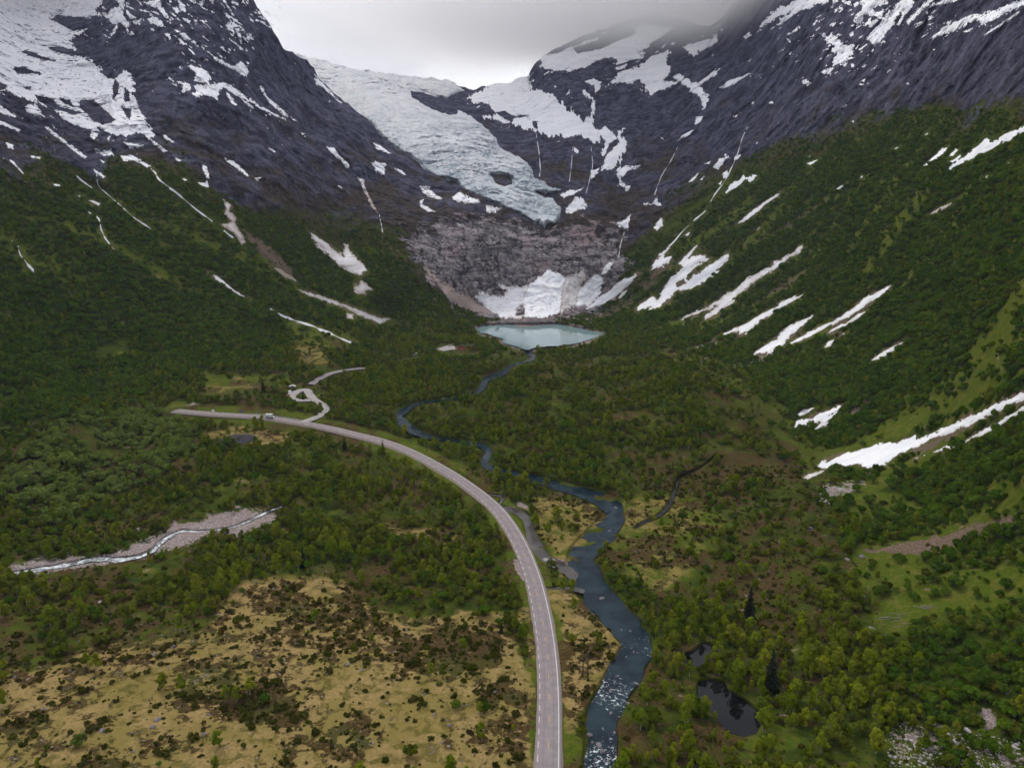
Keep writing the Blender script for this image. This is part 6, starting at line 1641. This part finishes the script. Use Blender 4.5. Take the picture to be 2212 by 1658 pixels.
LOGS = []
def fallen(x, y, L, ang, label, group):
    W_ = at(x, y)
    mb = MB()
    pts = [(L * (t - .5), .12 * L * math.sin(3 * t) * RNG.uniform(-.4, .4), .25 + .35 * t) for t in np.linspace(0, 1, 6)]
    mb.tube(pts, [.13, .12, .11, .09, .06, .03], 6)
    e = link('fallen_trunk', mb.mesh('fallen_trunk', M_DEAD, True), None, W_, ang)
    tag(e, label, 'fallen trunk', group)
    for b in range(3):
        t = RNG.uniform(.4, .95)
        p0 = Vector((L * (t - .5), 0, .3 + .3 * t))
        p1 = p0 + Vector((RNG.uniform(.2, .8), RNG.uniform(-.9, .9), RNG.uniform(0, .7)))
        MB().tube([p0, (p0 + p1) / 2, p1], [.06, .045, .015], 4).obj('branch', M_DEAD, e)
for cx_, cy_, rx_, ry_, n_, where in [(*V('9', '1130,240')[0], 36, 12, 9, 'above the bright right meadow'), (*V('9', '1440,755')[0], 36, 14, 11, 'on the slope below the bright right meadow'), (*V('9', '1340,865')[0], 18, 10, 6, 'beside the blue-grey boulder'), (*V('9', '1600,990')[0], 22, 5, 3, 'in the bushes far right of the ponds'),
                                     (*V('9', '1600,1225')[0], 30, 9, 6, 'above the corner rock field'), (*V('7', '400,280')[0], 22, 6, 5, 'at the edge of the wood above the white stream'), (*V('9', '1650,690')[0], 20, 6, 4, 'along the upper right bushes')]:
    for i in range(n_):
        fallen(cx_ + RNG.normal() * rx_ * .6, cy_ + RNG.normal() * ry_ * .6, RNG.uniform(3.0, 7.5), RNG.uniform(-.5, .35), 'bleached bare trunk lying ' + where, 'fallen trunks ' + where)

def height_to(px, py_base, py_top):
    W_ = at(px, py_base)
    d = ray(px, py_top)
    return W_, (HC + d[2] * W_[1]) - W_[2]
def pole(px, pb, pt, label, arm, hmin=0):
    W_, h = height_to(px, pb, pt)
    e = link('utility_pole', None, None, W_)
    MB().tube([(0, 0, -.6), (0, 0, h * .5), (0, 0, h)], [.24, .20, .16], 8).obj('post', M_WOOD, e, True)
    if arm:
        MB().box((-.35, 0, h - .35), (1.7, .14, .16)).obj('crossarm', M_WOOD, e)
    for dx in ((-1.05, -.35, .35) if arm else (0,)):
        MB().tube([(dx, 0, h - .27 if arm else h), (dx, 0, h - .12 if arm else h + .12), (dx, 0, h + .1 if arm else h + .35)], [.05, .10, .07], 6).obj('insulator', M_PALESTONE, e)
    tag(e, label, 'utility pole')
pole(1259, 1460, 1407, 'left of the two close wooden poles on the tan strip by the river', False)
pole(1269.5, 1462, 1407, 'right of the two close wooden poles on the tan strip by the river', False)
pole(1191, 1236, 1203, 'single dark wooden pole with crossarm beside the side channel mouth', True)
pole(1086, 1076, 1050, 'wooden pole standing just right of the road above the side channel', True)
pole(922, 976, 962, 'far wooden pole between the road and the river', True)

# guardrails
def guardrail(i0, i1, off, label):
    W_, N_ = RW_[i0:i1], RN_[i0:i1]
    Pth = W_ + N_ * off
    e = link('guardrail', None, None, (0, 0, 0))
    prof = [(-.03, .45), (.05, .52), (-.02, .58), (.05, .66), (-.03, .74)]
    vv = Pth[:, None] + N_[:, None] * np.array([q[0] for q in prof])[None, :, None]
    vv[:, :, 2] += np.array([q[1] for q in prof])[None]
    link('rail', mesh_np('rail', vv.reshape(-1, 3), grid_faces(len(W_), 5), M_STEEL, True), e)
    pm = MB().box((0, 0, .1), (.12, .12, 1.2)).mesh('post', M_STEEL)
    for k in range(0, len(W_), 1 if i1 - i0 < 60 else 2):
        link('post', pm, e, Pth[k] + N_[k] * math.copysign(.08, off))
    tag(e, label, 'guardrail')
rp = np.stack(unproject(RW_), 1)
def near_road(x, y):
    return int(np.argmin((rp[:, 0] - x) ** 2 + (rp[:, 1] - y) ** 2))
# the path runs away from the camera, so its right hand is the river side
guardrail(0, near_road(1190, 1440), 4.05, 'steel guardrail along the river side of the near road')
guardrail(near_road(640, 916), near_road(535, 898), 4.2, 'far steel guardrail behind the white camper van')
# vehicles
M_CARWHITE = plain('white_car_paint', (.72, .72, .71), .3, .5, 0, .06)
M_CARRED = plain('red_car_paint', (.42, .03, .03), .3, .5, 0, .06)
M_GLASS = plain('dark_window_glass', (.02, .025, .03), .08, .6, 0, .05)
M_TYRE = plain('tyre_rubber', (.02, .02, .02), .85, .2)
M_RIM = plain('wheel_rim', (.45, .45, .46), .35, .6, .6)
M_LAMP = plain('headlamp_glass', (.75, .75, .72), .15, .6)
M_TAIL = plain('tail_lamp_red', (.45, .02, .02), .3, .5)
M_GREY = plain('grey_lower_trim', (.12, .12, .125), .6, .3)
def vehicle(nm, loc, rz, L, Wd, profile, glass, paint, label, cat, wheel_r, lower=None):
    """side profile in x (length) and z, x forward"""
    e = link(nm, None, None, loc, rz)
    body = MB().prism(profile, -Wd / 2, Wd / 2).mesh('body', paint)
    b = link('body', body, e)
    bv = b.modifiers.new('bevel', 'BEVEL'); bv.width = .09; bv.segments = 2
    for k, g in enumerate(glass):
        nmg, (x0, x1, z0, z1, where) = g
        if where == 'side':
            for s in (-1, 1):
                MB().prism([(x0, z0), (x1, z0), (x1 - (z1 - z0) * .25, z1), (x0 + .05, z1)], s * (Wd / 2 + .004), s * (Wd / 2 + .014)).obj(nmg, M_GLASS, e)
        else:
            dx = (x1 - x0)
            vs = [(x0 + .012, -Wd * .43, z0), (x0 + .012, Wd * .43, z0), (x1 + .012, Wd * .38, z1), (x1 + .012, -Wd * .38, z1)]
            vs2 = [(v_[0] + .012, v_[1], v_[2] + .012) for v_ in vs]
            MB().poly(vs + vs2, [(0, 1, 2, 3), (7, 6, 5, 4), (0, 4, 5, 1), (1, 5, 6, 2), (2, 6, 7, 3), (3, 7, 4, 0)]).obj(nmg, M_GLASS, e)
    if lower:
        for s in (-1, 1):
            MB().prism([(lower[0], lower[2]), (lower[1], lower[2]), (lower[1], lower[3]), (lower[0], lower[3])], s * (Wd / 2 + .003), s * (Wd / 2 + .02)).obj('side_trim', M_GREY, e)
    for x in (-L * .30, L * .31):
        for s in (-1, 1):
            w = link('wheel', MB().tube([(x, s * (Wd / 2 - .2), wheel_r), (x, s * (Wd / 2 + .02), wheel_r)], wheel_r, 14).mesh('wheel', M_TYRE), e)
            MB().tube([(x, s * (Wd / 2 + .01), wheel_r), (x, s * (Wd / 2 + .035), wheel_r)], wheel_r * .6, 10).obj('rim', M_RIM, w)
    for s in (-1, 1):
        MB().box((L / 2 - .02, s * Wd * .38, .72), (.1, .26, .17)).obj('headlight', M_LAMP, e)
        MB().box((-L / 2 + .02, s * Wd * .42, .85), (.08, .14, .3)).obj('tail_light', M_TAIL, e)
    return tag(e, label, cat)
i = near_road(398 + .16 * 1165, 796 + .16 * 682)
T = RW_[i - 1] - RW_[i + 1]
loc = RW_[i] + RN_[i] * -1.5; loc[2] += .08
vehicle('camper_van', loc, math.atan2(T[1], T[0]), 6.4, 2.2, [(-3.2, .45), (3.15, .42), (3.2, .8), (3.05, 1.15), (2.3, 1.45), (1.9, 1.95), (2.0, 2.75), (1.6, 2.95), (-3.1, 2.95), (-3.2, 2.7)],
        [('windscreen', (2.32, 1.92, 1.48, 1.93, 'front')), ('side_window', (1.2, 2.15, 1.45, 1.95, 'side')), ('side_window', (-.9, .3, 1.55, 2.15, 'side')), ('side_window', (-2.8, -1.7, 1.6, 2.15, 'side'))], M_CARWHITE,
        'white camper van driving on the main road near the junction', 'camper van', .36, (-3.1, 3.0, .46, 1.0))
def on_lot(x, y):
    px, py = 398 + .16 * x, 796 + .16 * y
    W_ = world_at(px, py, TA(np.array([px]), np.array([py]))[0] * np.ones(()))
    W_[2] += .45
    return W_
vehicle('parked_van', on_lot(1428, 345), math.radians(-75), 5.2, 2.0, [(-2.6, .4), (2.55, .38), (2.6, .8), (2.4, 1.1), (1.75, 1.3), (1.0, 2.0), (.6, 2.15), (-2.5, 2.15), (-2.6, 1.9)],
        [('windscreen', (1.78, 1.05, 1.32, 1.97, 'front')), ('side_window', (.2, 1.3, 1.25, 1.85, 'side')), ('side_window', (-2.3, -.1, 1.25, 1.85, 'side'))], M_CARWHITE, 'white van parked beside the shed in the loop car park', 'van', .33)
vehicle('parked_car', on_lot(1398, 384), math.radians(-20), 4.3, 1.8, [(-2.1, .35), (2.1, .33), (2.15, .6), (2.0, .8), (1.0, .95), (.35, 1.45), (-1.1, 1.48), (-1.8, 1.05), (-2.15, .95)],
        [('windscreen', (1.02, .38, .97, 1.43, 'front')), ('side_window', (-.2, .75, .95, 1.35, 'side')), ('side_window', (-1.4, -.3, .95, 1.35, 'side'))], M_CARRED, 'small red car parked in front of the white van', 'car', .31)
# huts
M_ROOF = plain('pale_metal_roof', (.48, .48, .49), .5, .4, .2)
M_SOD = plain('dark_turf_roof', (.075, .070, .035), .95, .1, 0, .4)
M_REDW = plain('red_painted_boards', (.26, .045, .03), .8, .2)
M_TRIM = plain('white_trim', (.7, .69, .67), .7, .2)
def hut(nm, loc, rz, a, b, hw, hr, wall, roof, label, cat, windows):
    e = link(nm, None, None, loc, rz)
    MB().prism([(-a / 2, -.5), (a / 2, -.5), (a / 2, hw), (0, hr), (-a / 2, hw)], -b / 2, b / 2).obj('wall', wall, e)
    o = .35
    sl = (hr - hw) / (a / 2)
    rf = None
    for s in (-1, 1):
        x1, z1 = s * (a / 2 + o), hw - sl * o
        r_ = MB().prism([(0, hr + .03), (x1, z1 + .03), (x1, z1 + .2), (0, hr + .2)], -b / 2 - o, b / 2 + o).obj('roof', roof, e)
        rf = rf or r_
    for (x, w_, z0, z1) in windows:
        f_ = MB().box((x, -b / 2 - .03, (z0 + z1) / 2), (w_, .05, z1 - z0)).obj('window' if z0 > .3 else 'door', M_TRIM, e)
        MB().box((x, -b / 2 - .065, (z0 + z1) / 2), (w_ * .78, .02, (z1 - z0) * .78)).obj('pane' if z0 > .3 else 'door_panel', M_GLASS if z0 > .3 else wall, f_)
    return tag(e, label, cat), rf
hut('shelter_shed', on_lot(1462, 282), math.radians(8), 4.6, 4.0, 2.3, 3.1, M_WOOD, M_ROOF, 'small dark shed with pale metal roof at the loop car park', 'shed', [(-.9, .9, -.2, 1.9), (.9, .9, .9, 1.6)])
cw = world_at(998., 755., TA(np.array([998.]), np.array([755.]))[0] * np.ones(()))
e, rf = hut('red_cabin', (cw[0], cw[1], cw[2] + .2), 0, 8.0, 7.0, 2.9, 4.9, M_REDW, M_SOD, 'red wooden cabin with dark roof by the far lakeside car park', 'cabin', [(-2.3, 1.1, .9, 2.1), (2.3, 1.1, .9, 2.1), (0, 1.1, -.2, 2.0)])
MB().box((1.2, 1.5, 4.9), (.7, .7, 1.6)).obj('chimney', M_BOULDER, rf)
cw2 = world_at(1012., 753., TA(np.array([1012.]), np.array([753.]))[0] * np.ones(()))
hut('red_annex', (cw2[0] + 1.5, cw2[1] + 4, cw2[2] + .2), math.radians(90), 5.0, 8.0, 2.4, 3.9, M_REDW, M_SOD, 'low red annex standing beside the red lakeside cabin', 'cabin', [(-1.2, .9, .8, 1.8), (1.2, .9, .8, 1.8)])
# road signs
M_SIGNW = plain('white_sign_face', (.78, .78, .78), .5, .3, 0, .05)
M_SIGNB = plain('blue_sign_face', (.02, .10, .38), .5, .3, 0, .05)
def sign(x, y, w, h, z0, mat, label):
    px, py = 398 + .16 * x, 796 + .16 * y
    W_ = world_at(px, py, TA(np.array([px]), np.array([py]))[0] * np.ones(()))
    e = link('road_sign', None, None, W_)
    for s in ((-1, 1) if w > 1.4 else (0,)):
        MB().tube([(s * w * .35, .06, -.5), (s * w * .35, .06, z0 + h + (1.6 if mat is M_SIGNW and s >= 0 else 0))], .05, 6).obj('post', M_STEEL, e)
    MB().box((0, 0, z0 + h / 2), (w, .05, h)).obj('panel', mat, e)
    tag(e, label, 'road sign')
sign(392, 592, 1.7, 1.7, .6, M_SIGNW, 'white sign on posts beside the far left stretch of road')
sign(772, 618, 1.1, 1.1, 1.6, M_SIGNB, 'small square blue sign on a post beside the road left of the camper van')
# dark gravel heap in the clearing below the junction
hp = at(520, 948)
X, Y = np.meshgrid(np.linspace(-1, 1, 40), np.linspace(-1, 1, 24))
R = np.sqrt(X ** 2 + Y ** 2) + .18 * fbm(X * 2 + 3, Y * 2, octs=3)
Z = 3.6 * np.clip(1 - R, 0, 1) ** .9 - .15 + .25 * fbm(X * 5, Y * 5, octs=3) * (R < 1)
M_HEAP = plain('dark_crushed_stone', (.045, .042, .052), .95, .1, 0, .5, .9)
keep = (R < 1.02)
cell = keep[:-1, :-1] & keep[1:, :-1] & keep[1:, 1:] & keep[:-1, 1:]
q = grid_faces(24, 40).reshape(23, 39, 4)[cell]
u, inv = np.unique(q, return_inverse=True)
VV = np.stack([X * 13, Y * 11, Z], -1).reshape(-1, 3)[u]
o = link('gravel_heap', mesh_np('gravel_heap', VV, inv.reshape(-1, 4)[:, ::-1], M_HEAP, True), None, hp)
tag(o, 'dark heap of crushed stone in the clearing below the junction', 'gravel heap', kind='thing')
# ------------------------------------------------------------------ air and cloud
def haze_box():
    mb = MB().box((0, 900, 480), (5600, 4200, 1022))
    m = bpy.data.materials.new('haze_air'); m.use_nodes = True
    t = m.node_tree; t.nodes.clear()
    pv = t.nodes.new('ShaderNodeVolumePrincipled')
    pv.inputs['Color'].default_value = (.62, .70, 1.0, 1)
    pv.inputs['Density'].default_value = 3.6e-5
    pv.inputs['Anisotropy'].default_value = .1
    o = t.nodes.new('ShaderNodeOutputMaterial')
    t.links.new(pv.outputs[0], o.inputs['Volume'])
    tag(mb.obj('haze', m), 'thin bluish mountain air filling the valley', 'haze', kind='stuff')
haze_box()
def cloud(name, c, s, dens, label, zlo, zhi, seed):
    mb = MB().box((0, 0, 0), (2, 2, 2))
    m = bpy.data.materials.new(name + '_vapour'); m.use_nodes = True
    t = m.node_tree; t.nodes.clear()
    N = t.nodes.new
    tc = N('ShaderNodeTexCoord')
    geo = N('ShaderNodeNewGeometry')
    nz = N('ShaderNodeTexNoise'); nz.inputs['Scale'].default_value = .0052; nz.inputs['Detail'].default_value = 5; nz.inputs['Roughness'].default_value = .58; nz.inputs['Distortion'].default_value = .6
    off = N('ShaderNodeVectorMath'); off.operation = 'ADD'; off.inputs[1].default_value = (seed * 131.0, seed * 77.0, 0)
    t.links.new(geo.outputs['Position'], off.inputs[0]); t.links.new(off.outputs[0], nz.inputs['Vector'])
    ln = N('ShaderNodeVectorMath'); ln.operation = 'LENGTH'
    t.links.new(tc.outputs['Object'], ln.inputs[0])
    def mr(x, a, b, lo=0., hi=1.):
        n = N('ShaderNodeMapRange'); n.interpolation_type = 'SMOOTHSTEP'
        t.links.new(x, n.inputs['Value'])
        n.inputs['From Min'].default_value = a; n.inputs['From Max'].default_value = b
        n.inputs['To Min'].default_value = lo; n.inputs['To Max'].default_value = hi
        return n.outputs['Result']
    def mth(op, a, b):
        n = N('ShaderNodeMath'); n.operation = op
        for k, v in enumerate((a, b)):
            if hasattr(v, 'links'): t.links.new(v, n.inputs[k])
            else: n.inputs[k].default_value = v
        return n.outputs[0]
    edge = mr(ln.outputs['Value'], .35, 1.0, 1., 0.)
    sepz = N('ShaderNodeSeparateXYZ'); t.links.new(geo.outputs['Position'], sepz.inputs[0])
    zr = mr(sepz.outputs['Z'], zlo, zhi)
    body = mr(mth('ADD', nz.outputs['Fac'], mth('MULTIPLY', mth('ADD', edge, zr), .28)), .46, .80)
    d = mth('MULTIPLY', mth('MULTIPLY', body, mth('MULTIPLY', edge, zr)), dens)
    pv = N('ShaderNodeVolumePrincipled')
    pv.inputs['Color'].default_value = (1.0, 1.0, 1.0, 1)
    pv.inputs['Anisotropy'].default_value = 0.0
    t.links.new(d, pv.inputs['Density'])
    o = N('ShaderNodeOutputMaterial')
    t.links.new(pv.outputs[0], o.inputs['Volume'])
    m.cycles.volume_step_rate = .35
    ob = mb.obj(name, m)
    ob.location, ob.scale = c, s
    return tag(ob, label, 'cloud', kind='stuff')
cloud('cloud', (310, 1700, 580), (660, 440, 280), .0088, 'grey cloud wrapped around the ridge right of the glacier', 445, 560, 3)
cloud('cloud', (-900, 1420, 560), (420, 380, 200), .015, 'pale cloud veiling the snowfield in the top left corner', 400, 560, 8)
cloud('cloud', (-150, 2000, 640), (620, 420, 260), .0022, 'thin bright mist hanging over the top of the glacier', 420, 620, 5)
